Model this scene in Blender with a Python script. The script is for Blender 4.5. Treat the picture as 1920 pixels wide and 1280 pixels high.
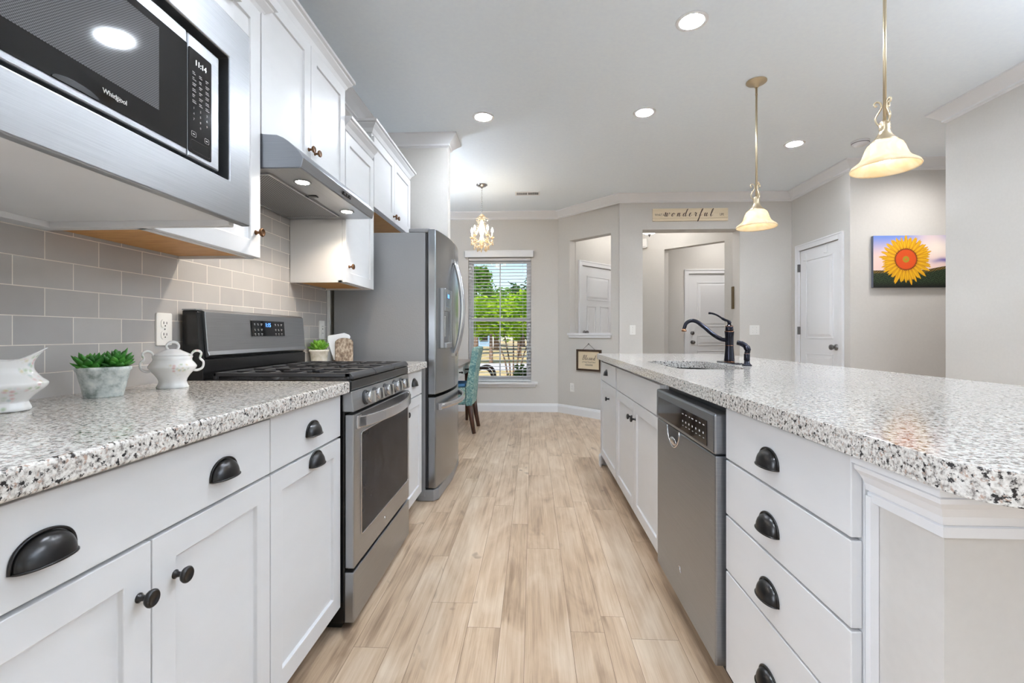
import bpy, bmesh, math, random
from math import sin, cos, pi, radians, sqrt, atan2
from mathutils import Matrix, Vector
import numpy as np
random.seed(7)
for o in list(bpy.data.objects): bpy.data.objects.remove(o)
S = bpy.context.scene
COL = S.collection
def lin(r, g, b, a=1.0):
    f = lambda c: (c/255)/12.92 if c/255 <= .04045 else ((c/255+.055)/1.055)**2.4
    return (f(r), f(g), f(b), a)
def new_mat(name):
    m = bpy.data.materials.new(name); m.use_nodes = True
    return m, m.node_tree.nodes, m.node_tree.links

# ------------------------------------------------------------------ camera
cd = bpy.data.cameras.new('camera'); cam = bpy.data.objects.new('camera', cd); COL.objects.link(cam)
cd.sensor_fit = 'HORIZONTAL'; cd.sensor_width = 36.0; cd.lens = 874/1920*36
cd.shift_y = -14/1920
cd.clip_start = .02; cd.clip_end = 400
cam.location = (0, 0, 1.08)
cam.rotation_euler = (radians(90), 0, math.atan(38/874))
S.camera = cam
# ------------------------------------------------------------------ world, sun, added fill lights, exposure
S.view_settings.view_transform = 'Standard'; S.view_settings.look = 'None'
S.view_settings.gamma = 1.0; S.view_settings.use_curve_mapping = False
S.view_settings.exposure = 0.66
w = bpy.data.worlds.new('sky'); S.world = w; w.use_nodes = True
nt = w.node_tree; nt.nodes.clear()
wo = nt.nodes.new('ShaderNodeOutputWorld'); bg = nt.nodes.new('ShaderNodeBackground')
sk = nt.nodes.new('ShaderNodeTexSky'); sk.sky_type = 'NISHITA'; sk.sun_disc = False
sk.sun_elevation = radians(52); sk.sun_rotation = radians(200); sk.air_density = 1.0; sk.dust_density = .6; sk.ozone_density = 2.0
nt.links.new(sk.outputs[0], bg.inputs[0]); bg.inputs[1].default_value = .14
nt.links.new(bg.outputs[0], wo.inputs[0])
def lamp(name, kind, loc, energy, color=(1, 1, 1), rot=(0, 0, 0), **kw):
    d = bpy.data.lights.new(name, kind); d.energy = energy; d.color = color
    for k, v in kw.items(): setattr(d, k, v)
    o = bpy.data.objects.new(name, d); COL.objects.link(o); o.location = loc; o.rotation_euler = rot
    return o
lamp('sun', 'SUN', (0, -5, 20), 3.6, (1, .95, .86), (radians(40), 0, radians(-18)), angle=radians(.6))
UP = 205
# added area fills, unseen, set in openings behind and beside the camera
lamp('fill_rear', 'AREA', (2.85, -5.9, 1.25), 1.5, (.9, .97, 1.06), (radians(90), 0, 0), shape='RECTANGLE', size=5.4, size_y=2.3)
lamp('fill_right', 'AREA', (6.95, .9, 1.45), 14, (.9, .97, 1.06), (radians(90), 0, radians(90)), shape='RECTANGLE', size=3.0, size_y=1.8)
lamp('fill_right', 'AREA', (6.95, -3.1, 1.45), 14, (.9, .97, 1.06), (radians(90), 0, radians(90)), shape='RECTANGLE', size=3.4, size_y=1.8)
lamp('fill_left', 'AREA', (-1.30, -.75, 1.6), 28, (.9, .97, 1.06), (radians(90), 0, radians(-90)), shape='RECTANGLE', size=1.3, size_y=1.2)  # unseen fill added to lift the island fronts facing left
# unseen uplights added to brighten the ceiling
for (x, y, e) in ((3.15, 1.0, UP*.55), (3.6, .3, UP*1.5), (-.6, -1.2, UP*.1), (-1.75, 4.75, UP*.3)):
    lamp('ceiling_fill_uplight', 'SPOT', (x, y, 1.75), e, (.87, .97, 1.10), (radians(180), 0, 0), spot_size=radians(150), spot_blend=.8, shadow_soft_size=.15)
CAN = 560.0     # radiance of the recessed ceiling lenses
# ------------------------------------------------------------------ materials
def P(m, base=None, rough=.5, metal=0.0, **kw):
    b = m.node_tree.nodes['Principled BSDF']
    if base is not None: b.inputs['Base Color'].default_value = base
    b.inputs['Roughness'].default_value = rough; b.inputs['Metallic'].default_value = metal
    for k, v in kw.items(): b.inputs[k].default_value = v
    return b
def simple(name, base, rough=.5, metal=0.0, var=0.0, scale=20.0, bump=0.0, stretch=(1, 1, 1), **kw):
    m, n, l = new_mat(name); b = P(m, base, rough, metal, **kw)
    if var or bump:
        tc = n.new('ShaderNodeTexCoord'); mp = n.new('ShaderNodeMapping'); mp.inputs['Scale'].default_value = stretch
        nz = n.new('ShaderNodeTexNoise'); nz.inputs['Scale'].default_value = scale; nz.inputs['Detail'].default_value = 4
        l.new(tc.outputs['Object'], mp.inputs[0]); l.new(mp.outputs[0], nz.inputs['Vector'])
        if var:
            cr = n.new('ShaderNodeValToRGB')
            cr.color_ramp.elements[0].position = .3; cr.color_ramp.elements[1].position = .7
            cr.color_ramp.elements[0].color = tuple(c*(1-var) for c in base[:3])+(1,)
            cr.color_ramp.elements[1].color = tuple(min(1, c*(1+var)) for c in base[:3])+(1,)
            l.new(nz.outputs['Fac'], cr.inputs[0]); l.new(cr.outputs[0], b.inputs['Base Color'])
        if bump:
            bp = n.new('ShaderNodeBump'); bp.inputs['Strength'].default_value = bump; bp.inputs['Distance'].default_value = .002
            l.new(nz.outputs['Fac'], bp.inputs['Height']); l.new(bp.outputs[0], b.inputs['Normal'])
    return m
def emis(name, col, strength):
    m, n, l = new_mat(name); b = P(m, (col[0], col[1], col[2], 1), .5)
    b.inputs['Emission Color'].default_value = (col[0], col[1], col[2], 1); b.inputs['Emission Strength'].default_value = strength
    return m
def ramp_mat(name, stops, scale, detail=5, rough=.5, nrough=.6, stretch=(1, 1, 1), bump=0, metal=0, dist=0, **kw):
    m, n, l = new_mat(name); b = P(m, None, rough, metal, **kw)
    tc = n.new('ShaderNodeTexCoord'); mp = n.new('ShaderNodeMapping'); mp.inputs['Scale'].default_value = stretch
    nz = n.new('ShaderNodeTexNoise'); nz.inputs['Scale'].default_value = scale; nz.inputs['Detail'].default_value = detail
    nz.inputs['Roughness'].default_value = nrough; nz.inputs['Distortion'].default_value = dist
    cr = n.new('ShaderNodeValToRGB'); e = cr.color_ramp.elements
    while len(e) < len(stops): e.new(.5)
    for i, (p, c) in enumerate(stops): e[i].position = p; e[i].color = c
    l.new(tc.outputs['Object'], mp.inputs[0]); l.new(mp.outputs[0], nz.inputs['Vector'])
    l.new(nz.outputs['Fac'], cr.inputs[0]); l.new(cr.outputs[0], b.inputs['Base Color'])
    if bump:
        bp = n.new('ShaderNodeBump'); bp.inputs['Strength'].default_value = bump; bp.inputs['Distance'].default_value = .003
        l.new(nz.outputs['Fac'], bp.inputs['Height']); l.new(bp.outputs[0], b.inputs['Normal'])
    return m
WALL = simple('greige_wall_paint', lin(208, 204, 199), .75, var=.015, scale=60, bump=.06)
CEIL = simple('ceiling_paint', lin(239, 247, 255), .8, var=.015, scale=40)
TRIM = simple('white_trim_paint', lin(232, 232, 234), .4)
CAB = simple('white_cabinet_paint', lin(219, 219, 220), .38, var=.012, scale=7, stretch=(1, 1, 3))
CABWOOD = ramp_mat('natural_cabinet_wood', [(.3, lin(188, 128, 62)), (.7, lin(214, 160, 92))], 6, rough=.5, stretch=(2, 12, 2))
TOEKICK = simple('toe_kick', lin(84, 68, 58), .6)  # brown darkened so the recess's shadow sits in the colour
BLACKM = simple('black_bronze_hardware', lin(62, 61, 61), .3, .9)
BRONZE = simple('antique_bronze_knob', lin(104, 72, 46), .35, .85)
STEEL = ramp_mat('brushed_steel', [(.3, lin(152, 156, 162)), (.7, lin(162, 166, 172))], 3, rough=.36, stretch=(2, 2, 160), metal=1)
STEELY = ramp_mat('brushed_steel_horizontal', [(.3, lin(162, 164, 167)), (.7, lin(174, 176, 179))], 3, rough=.34, stretch=(160, 2, 160), metal=1)
STEELB = simple('bright_steel', lin(205, 205, 207), .2, 1.0)
FRIDGESIDE = simple('fridge_side_grey', lin(152, 153, 155), .42, .3, bump=.35, scale=140)
FRIDGEDOOR = ramp_mat('fridge_door_steel', [(.3, lin(150, 153, 158)), (.7, lin(160, 163, 168))], 3, rough=.24, stretch=(160, 160, 2), metal=1)
BLACK = simple('black_enamel', lin(16, 16, 17), .22)
BLACKMATTE = simple('cast_iron', lin(58, 58, 60), .38, .35)
BLACKGLASS = simple('black_glass', lin(14, 14, 16), .06)
DARKGREY = simple('dark_grey_plastic', lin(52, 52, 54), .4)
OVENGLASS = ramp_mat('oven_glass', [(.35, lin(26, 26, 29)), (.65, lin(46, 46, 50))], 5, rough=.16, dist=1.5, **{'Specular IOR Level': .05})
MWSCREEN = None
WHITEPL = simple('white_plastic', lin(238, 236, 232), .35)
GREYTXT = simple('pale_print', lin(205, 205, 205), .5); DIMTXT = simple('dim_print', lin(150, 150, 150), .5)
DARKSLOT = simple('dark_slot', lin(40, 38, 36), .6)
BRASS = simple('brushed_champagne_brass', lin(196, 180, 152), .32, .9)
CHROME = simple('chrome', lin(200, 200, 202), .15, 1.0)
DARKWOOD = ramp_mat('dark_stained_wood', [(.3, lin(48, 27, 18)), (.7, lin(80, 46, 30))], 12, rough=.4, stretch=(4, 4, .6))
PICFRAME = simple('dark_brown_frame', lin(66, 48, 34), .5, var=.2, scale=30)
CREAMWOOD = ramp_mat('cream_painted_wood', [(.3, lin(226, 208, 178)), (.7, lin(238, 222, 194))], 8, rough=.6, stretch=(1, 1, 12))
CREAMPAPER = simple('cream_paper', lin(232, 214, 184), .7)
INK = simple('dark_brown_ink', lin(84, 68, 58), .7)
PORCELAIN = None
BULB = emis('warm_bulb', (1, .86, .62), 22)
CANLENS = emis('can_light_lens', (.89, .97, 1.06), CAN)
HOODBULB = emis('hood_bulb', (1, .93, .82), 60)
BLUELED = emis('blue_led', (.1, .3, 1), 1.2)
WHITELED = emis('white_led', (.9, .95, 1), .55)
GLASSCREAM = None
def granite():
    m, n, l = new_mat('speckled_granite'); b = P(m, None, .12)
    tc = n.new('ShaderNodeTexCoord')
    def noise(sc, det, ro, off):
        mp = n.new('ShaderNodeMapping'); mp.inputs['Location'].default_value = (off, off*.7, off*.3)
        z = n.new('ShaderNodeTexNoise'); z.inputs['Scale'].default_value = sc; z.inputs['Detail'].default_value = det; z.inputs['Roughness'].default_value = ro
        l.new(tc.outputs['Object'], mp.inputs[0]); l.new(mp.outputs[0], z.inputs['Vector']); return z
    def ramp(z, stops, interp='LINEAR'):
        cr = n.new('ShaderNodeValToRGB'); e = cr.color_ramp.elements; cr.color_ramp.interpolation = interp
        while len(e) < len(stops): e.new(.5)
        for i, (p, c) in enumerate(stops): e[i].position = p; e[i].color = c
        l.new(z.outputs['Fac'], cr.inputs[0]); return cr
    base = ramp(noise(150, 3, .62, 0), [(.34, lin(128, 122, 118)), (.43, lin(184, 178, 172)), (.52, lin(212, 208, 202)), (.68, lin(230, 227, 222))])
    tan = ramp(noise(150, 3, .6, 5), [(.58, (0, 0, 0, 1)), (.66, (1, 1, 1, 1))])
    blk = ramp(noise(105, 4, .62, 11), [(.385, (1, 1, 1, 1)), (.44, (0, 0, 0, 1))])
    m1 = n.new('ShaderNodeMix'); m1.data_type = 'RGBA'; m2 = n.new('ShaderNodeMix'); m2.data_type = 'RGBA'
    l.new(tan.outputs[0], m1.inputs[0]); l.new(base.outputs[0], m1.inputs[6]); m1.inputs[7].default_value = lin(176, 152, 138)
    l.new(blk.outputs[0], m2.inputs[0]); l.new(m1.outputs[2], m2.inputs[6]); m2.inputs[7].default_value = lin(50, 47, 47)
    l.new(m2.outputs[2], b.inputs['Base Color'])
    return m
GRANITE = granite()
def tile_mat():
    m, n, l = new_mat('grey_subway_tile'); b = P(m, None, .2)
    tc = n.new('ShaderNodeTexCoord'); sx = n.new('ShaderNodeSeparateXYZ'); cx = n.new('ShaderNodeCombineXYZ')
    l.new(tc.outputs['Object'], sx.inputs[0]); l.new(sx.outputs[1], cx.inputs[0]); l.new(sx.outputs[2], cx.inputs[1])
    mp = n.new('ShaderNodeMapping'); mp.inputs['Location'].default_value = (-.258, -.899, 0)
    l.new(cx.outputs[0], mp.inputs[0])
    br = n.new('ShaderNodeTexBrick'); br.offset = .5
    br.inputs['Scale'].default_value = 1; br.inputs['Brick Width'].default_value = .1562; br.inputs['Row Height'].default_value = .0762
    br.inputs['Mortar Size'].default_value = .0013; br.inputs['Mortar Smooth'].default_value = .15; br.inputs['Bias'].default_value = 0
    br.inputs['Color1'].default_value = lin(170, 166, 163); br.inputs['Color2'].default_value = lin(182, 178, 174); br.inputs['Mortar'].default_value = lin(226, 219, 208)
    l.new(mp.outputs[0], br.inputs['Vector'])
    nz = n.new('ShaderNodeTexNoise'); nz.inputs['Scale'].default_value = 9; nz.inputs['Detail'].default_value = 3
    l.new(tc.outputs['Object'], nz.inputs['Vector'])
    hs = n.new('ShaderNodeHueSaturation'); mr = n.new('ShaderNodeMapRange'); mr.inputs[3].default_value = .93; mr.inputs[4].default_value = 1.07
    l.new(nz.outputs['Fac'], mr.inputs[0]); l.new(mr.outputs[0], hs.inputs['Value']); l.new(br.outputs['Color'], hs.inputs['Color'])
    l.new(hs.outputs[0], b.inputs['Base Color'])
    bp = n.new('ShaderNodeBump'); bp.inputs['Strength'].default_value = .5; bp.inputs['Distance'].default_value = .0015; bp.invert = True
    l.new(br.outputs['Fac'], bp.inputs['Height']); l.new(bp.outputs[0], b.inputs['Normal'])
    mr2 = n.new('ShaderNodeMapRange'); mr2.inputs[3].default_value = .2; mr2.inputs[4].default_value = .7
    l.new(br.outputs['Fac'], mr2.inputs[0]); l.new(mr2.outputs[0], b.inputs['Roughness'])
    return m
TILE = tile_mat()
def floor_mat():
    m, n, l = new_mat('oak_vinyl_plank'); b = P(m, None, .33)
    at = n.new('ShaderNodeAttribute'); at.attribute_name = 'plank'
    sp = n.new('ShaderNodeSeparateColor'); l.new(at.outputs['Color'], sp.inputs[0])
    tc = n.new('ShaderNodeTexCoord')
    cb = n.new('ShaderNodeCombineXYZ'); mu = n.new('ShaderNodeMath'); mu.operation = 'MULTIPLY'; mu.inputs[1].default_value = 37
    l.new(sp.outputs[1], mu.inputs[0]); l.new(mu.outputs[0], cb.inputs[2]); l.new(mu.outputs[0], cb.inputs[1])
    ad = n.new('ShaderNodeVectorMath'); ad.operation = 'ADD'; l.new(tc.outputs['Object'], ad.inputs[0]); l.new(cb.outputs[0], ad.inputs[1])
    def nz(scale, st, det, dist=0):
        mp = n.new('ShaderNodeMapping'); mp.inputs['Scale'].default_value = st; l.new(ad.outputs[0], mp.inputs[0])
        z = n.new('ShaderNodeTexNoise'); z.inputs['Scale'].default_value = scale; z.inputs['Detail'].default_value = det; z.inputs['Distortion'].default_value = dist
        l.new(mp.outputs[0], z.inputs['Vector']); return z
    g1 = nz(1, (60, 2.2, 1), 5, .6); g2 = nz(1, (8, 2.4, 1), 4, .8); g3 = nz(1, (240, 7, 1), 2)
    kn = nz(1, (10, 5, 1), 2, .6)
    cr = n.new('ShaderNodeValToRGB'); e = cr.color_ramp.elements
    e[0].position = .3; e[0].color = lin(146, 121, 98); e[1].position = .74; e[1].color = lin(216, 196, 173)
    x = e.new(.5); x.color = lin(193, 167, 140)
    a1 = n.new('ShaderNodeMath'); a1.operation = 'MULTIPLY_ADD'; a1.inputs[1].default_value = .5
    a2 = n.new('ShaderNodeMath'); a2.operation = 'MULTIPLY_ADD'; a2.inputs[1].default_value = .7
    a3 = n.new('ShaderNodeMath'); a3.operation = 'MULTIPLY_ADD'; a3.inputs[1].default_value = .17
    a4 = n.new('ShaderNodeMath'); a4.operation = 'MULTIPLY_ADD'; a4.inputs[1].default_value = .10; a4.inputs[2].default_value = -.20
    l.new(sp.outputs[0], a4.inputs[0])
    l.new(g1.outputs['Fac'], a1.inputs[0]); l.new(g2.outputs['Fac'], a2.inputs[0]); l.new(g3.outputs['Fac'], a3.inputs[0])
    l.new(a4.outputs[0], a3.inputs[2]); l.new(a3.outputs[0], a2.inputs[2]); l.new(a2.outputs[0], a1.inputs[2]); l.new(a1.outputs[0], cr.inputs[0])
    kr = n.new('ShaderNodeValToRGB'); ke = kr.color_ramp.elements
    ke[0].position = .25; ke[0].color = (1, 1, 1, 1); ke[1].position = .31; ke[1].color = (0, 0, 0, 1)
    l.new(kn.outputs['Fac'], kr.inputs[0])
    mx = n.new('ShaderNodeMix'); mx.data_type = 'RGBA'; mm = n.new('ShaderNodeMath'); mm.operation = 'MULTIPLY'; mm.inputs[1].default_value = .55
    l.new(kr.outputs[0], mm.inputs[0]); l.new(mm.outputs[0], mx.inputs[0]); l.new(cr.outputs[0], mx.inputs[6]); mx.inputs[7].default_value = lin(126, 104, 86)
    l.new(mx.outputs[2], b.inputs['Base Color'])
    bp = n.new('ShaderNodeBump'); bp.inputs['Strength'].default_value = .12; bp.inputs['Distance'].default_value = .001
    l.new(g1.outputs['Fac'], bp.inputs['Height']); l.new(bp.outputs[0], b.inputs['Normal'])
    return m
FLOOR = floor_mat()
SEAM = simple('plank_seam', lin(120, 100, 82), .7)
def pane_mat(name, tint=(1, 1, 1, 1), gl=.06):
    m, n, l = new_mat(name); n.remove(n['Principled BSDF']); out = n['Material Output']
    t = n.new('ShaderNodeBsdfTransparent'); t.inputs[0].default_value = tint
    g = n.new('ShaderNodeBsdfGlossy'); g.inputs['Roughness'].default_value = .02
    fr = n.new('ShaderNodeFresnel'); fr.inputs[0].default_value = 1.3
    mx = n.new('ShaderNodeMixShader'); l.new(fr.outputs[0], mx.inputs[0]); l.new(t.outputs[0], mx.inputs[1]); l.new(g.outputs[0], mx.inputs[2])
    l.new(mx.outputs[0], out.inputs[0]); return m
PANE = pane_mat('window_glass')
def shade_mat():
    m, n, l = new_mat('alabaster_shade_glass'); n.remove(n['Principled BSDF']); out = n['Material Output']
    tc = n.new('ShaderNodeTexCoord'); nz = n.new('ShaderNodeTexNoise'); nz.inputs['Scale'].default_value = 14; nz.inputs['Detail'].default_value = 4; nz.inputs['Distortion'].default_value = 1.2
    cr = n.new('ShaderNodeValToRGB'); cr.color_ramp.elements[0].position = .3; cr.color_ramp.elements[0].color = lin(246, 226, 190); cr.color_ramp.elements[1].position = .7; cr.color_ramp.elements[1].color = lin(255, 246, 226)
    l.new(tc.outputs['Object'], nz.inputs['Vector']); l.new(nz.outputs['Fac'], cr.inputs[0])
    d = n.new('ShaderNodeBsdfDiffuse'); t = n.new('ShaderNodeBsdfTranslucent'); g = n.new('ShaderNodeBsdfGlossy'); g.inputs['Roughness'].default_value = .15
    l.new(cr.outputs[0], d.inputs[0]); l.new(cr.outputs[0], t.inputs[0])
    m1 = n.new('ShaderNodeMixShader'); m1.inputs[0].default_value = .5; m2 = n.new('ShaderNodeMixShader'); m2.inputs[0].default_value = .05
    l.new(d.outputs[0], m1.inputs[1]); l.new(t.outputs[0], m1.inputs[2]); l.new(m1.outputs[0], m2.inputs[1]); l.new(g.outputs[0], m2.inputs[2])
    l.new(m2.outputs[0], out.inputs[0]); return m
SHADE = shade_mat()
def crystal_mat():
    m, n, l = new_mat('crystal'); n.remove(n['Principled BSDF']); out = n['Material Output']
    t = n.new('ShaderNodeBsdfTranslucent'); t.inputs[0].default_value = lin(255, 238, 208)
    d = n.new('ShaderNodeBsdfTransparent'); d.inputs[0].default_value = lin(250, 240, 224)
    g = n.new('ShaderNodeBsdfGlossy'); g.inputs['Roughness'].default_value = .05
    m1 = n.new('ShaderNodeMixShader'); m1.inputs[0].default_value = .35; m2 = n.new('ShaderNodeMixShader'); m2.inputs[0].default_value = .3
    l.new(t.outputs[0], m1.inputs[1]); l.new(d.outputs[0], m1.inputs[2]); l.new(m1.outputs[0], m2.inputs[1]); l.new(g.outputs[0], m2.inputs[2])
    l.new(m2.outputs[0], out.inputs[0]); return m
CRYSTAL = crystal_mat()
def porcelain():
    m, n, l = new_mat('floral_porcelain'); b = P(m, None, .12)
    tc = n.new('ShaderNodeTexCoord')
    sx = n.new('ShaderNodeSeparateXYZ'); l.new(tc.outputs['Object'], sx.inputs[0])
    vo = n.new('ShaderNodeTexVoronoi'); vo.inputs['Scale'].default_value = 95; l.new(tc.outputs['Object'], vo.inputs['Vector'])
    cr = n.new('ShaderNodeValToRGB'); cr.color_ramp.elements[0].position = .15; cr.color_ramp.elements[0].color = (.75, .75, .75, 1); cr.color_ramp.elements[1].position = .6; cr.color_ramp.elements[1].color = (0, 0, 0, 1)
    l.new(vo.outputs['Distance'], cr.inputs[0])
    nz = n.new('ShaderNodeTexNoise'); nz.inputs['Scale'].default_value = 16; nz.inputs['Detail'].default_value = 1; l.new(tc.outputs['Object'], nz.inputs['Vector'])
    c2 = n.new('ShaderNodeValToRGB'); c2.color_ramp.elements[0].position = .53; c2.color_ramp.elements[0].color = (0, 0, 0, 1); c2.color_ramp.elements[1].position = .6; c2.color_ramp.elements[1].color = (.8, .8, .8, 1)
    l.new(nz.outputs['Fac'], c2.inputs[0])
    mu = n.new('ShaderNodeMath'); mu.operation = 'MULTIPLY'; l.new(cr.outputs[0], mu.inputs[0]); l.new(c2.outputs[0], mu.inputs[1])
    hr = n.new('ShaderNodeValToRGB'); hr.color_ramp.interpolation = 'CONSTANT'; e = hr.color_ramp.elements
    e[0].position = 0; e[0].color = lin(150, 176, 120); e[1].position = .35; e[1].color = lin(214, 150, 146); k = e.new(.6); k.color = lin(206, 186, 110); k = e.new(.8); k.color = lin(140, 170, 168)
    sc = n.new('ShaderNodeSeparateColor'); l.new(vo.outputs['Color'], sc.inputs[0]); l.new(sc.outputs[0], hr.inputs[0])
    mx = n.new('ShaderNodeMix'); mx.data_type = 'RGBA'; l.new(mu.outputs[0], mx.inputs[0]); mx.inputs[6].default_value = lin(240, 238, 235); l.new(hr.outputs[0], mx.inputs[7])
    l.new(mx.outputs[2], b.inputs['Base Color']); return m
PORCELAIN = porcelain()
def mesh_filter(name, c0, c1, scale, rough=.4, metal=.6):
    m, n, l = new_mat(name); b = P(m, None, rough, metal)
    tc = n.new('ShaderNodeTexCoord'); ck = n.new('ShaderNodeTexChecker'); ck.inputs['Scale'].default_value = scale
    ck.inputs[1].default_value = c0; ck.inputs[2].default_value = c1
    l.new(tc.outputs['Object'], ck.inputs['Vector']); l.new(ck.outputs[0], b.inputs['Base Color']); return m
FILTER = mesh_filter('grease_filter', lin(70, 70, 72), lin(160, 160, 162), 170)
MWSCREEN = mesh_filter('microwave_screen', lin(64, 64, 66), lin(104, 104, 106), 420, .05, .0)
TEAL = ramp_mat('teal_damask', [(.38, lin(86, 128, 130)), (.5, lin(120, 160, 156)), (.62, lin(178, 200, 188))], 26, detail=5, rough=.7, dist=1.5)
BLUESEAT = simple('blue_seat_top', lin(86, 140, 186), .8)
POTGREY = ramp_mat('weathered_whitewash', [(.35, lin(148, 156, 150)), (.5, lin(196, 202, 198)), (.68, lin(226, 228, 222))], 45, rough=.8, bump=.3)
POTWHITE = ramp_mat('weathered_white_pot', [(.35, lin(206, 200, 180)), (.6, lin(236, 232, 222))], 30, rough=.8, bump=.2)
SUCC = ramp_mat('succulent_green', [(.3, lin(26, 78, 22)), (.55, lin(58, 128, 38)), (.8, lin(106, 160, 58))], 22, rough=.45)
SUCC2 = ramp_mat('bright_succulent_green', [(.3, lin(58, 120, 24)), (.7, lin(140, 190, 60))], 24, rough=.45)
STONE = ramp_mat('carved_stone', [(.35, lin(112, 92, 76)), (.5, lin(160, 140, 120)), (.66, lin(206, 190, 168))], 90, rough=.8, bump=.6, stretch=(1, 1, .5))
NAPKIN = simple('paper_napkin', lin(244, 244, 246), .8)
ORB = simple('oil_rubbed_bronze', lin(46, 46, 54), .16, .9)  # bluish tint puts the reflected blue sheen into the bronze colour
COPPER = simple('copper_edge', lin(158, 112, 84), .25, 1.0)
SINKM = simple('sink_steel', lin(120, 120, 122), .3, 1.0)
GRASS = ramp_mat('dry_lawn', [(.35, lin(150, 140, 84)), (.55, lin(204, 178, 128)), (.7, lin(222, 200, 160))], 1.2, detail=8, rough=.9)
STREET = simple('pale_street', lin(196, 192, 190), .8, var=.08, scale=3)
BARK = ramp_mat('bark', [(.3, lin(96, 74, 58)), (.7, lin(140, 116, 96))], 20, rough=.9)
def leafm(name, a, b_):
    m, n, l = new_mat(name); n.remove(n['Principled BSDF']); out = n['Material Output']
    g = n.new('ShaderNodeObjectInfo'); tc = n.new('ShaderNodeTexCoord'); nz = n.new('ShaderNodeTexNoise'); nz.inputs['Scale'].default_value = 3; nz.inputs['Detail'].default_value = 5
    cr = n.new('ShaderNodeValToRGB'); cr.color_ramp.elements[0].position = .35; cr.color_ramp.elements[0].color = a; cr.color_ramp.elements[1].position = .65; cr.color_ramp.elements[1].color = b_
    l.new(tc.outputs['Object'], nz.inputs['Vector']); l.new(nz.outputs['Fac'], cr.inputs[0])
    d = n.new('ShaderNodeBsdfDiffuse'); t = n.new('ShaderNodeBsdfTranslucent'); mx = n.new('ShaderNodeMixShader'); mx.inputs[0].default_value = .4
    l.new(cr.outputs[0], d.inputs[0]); l.new(cr.outputs[0], t.inputs[0]); l.new(d.outputs[0], mx.inputs[1]); l.new(t.outputs[0], mx.inputs[2]); l.new(mx.outputs[0], out.inputs[0]); return m
LEAF_A = leafm('leaf_bright', lin(96, 150, 20), lin(190, 222, 60)); LEAF_B = leafm('leaf_green', lin(60, 112, 30), lin(140, 186, 70)); LEAF_C = leafm('leaf_dark', lin(34, 70, 30), lin(80, 120, 56))
SIDING = simple('blue_siding', lin(140, 172, 205), .7); ROOFM = simple('grey_shingle', lin(120, 112, 108), .9)
VELUM = simple('taupe_desktop', lin(150, 138, 130), .4)

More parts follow.
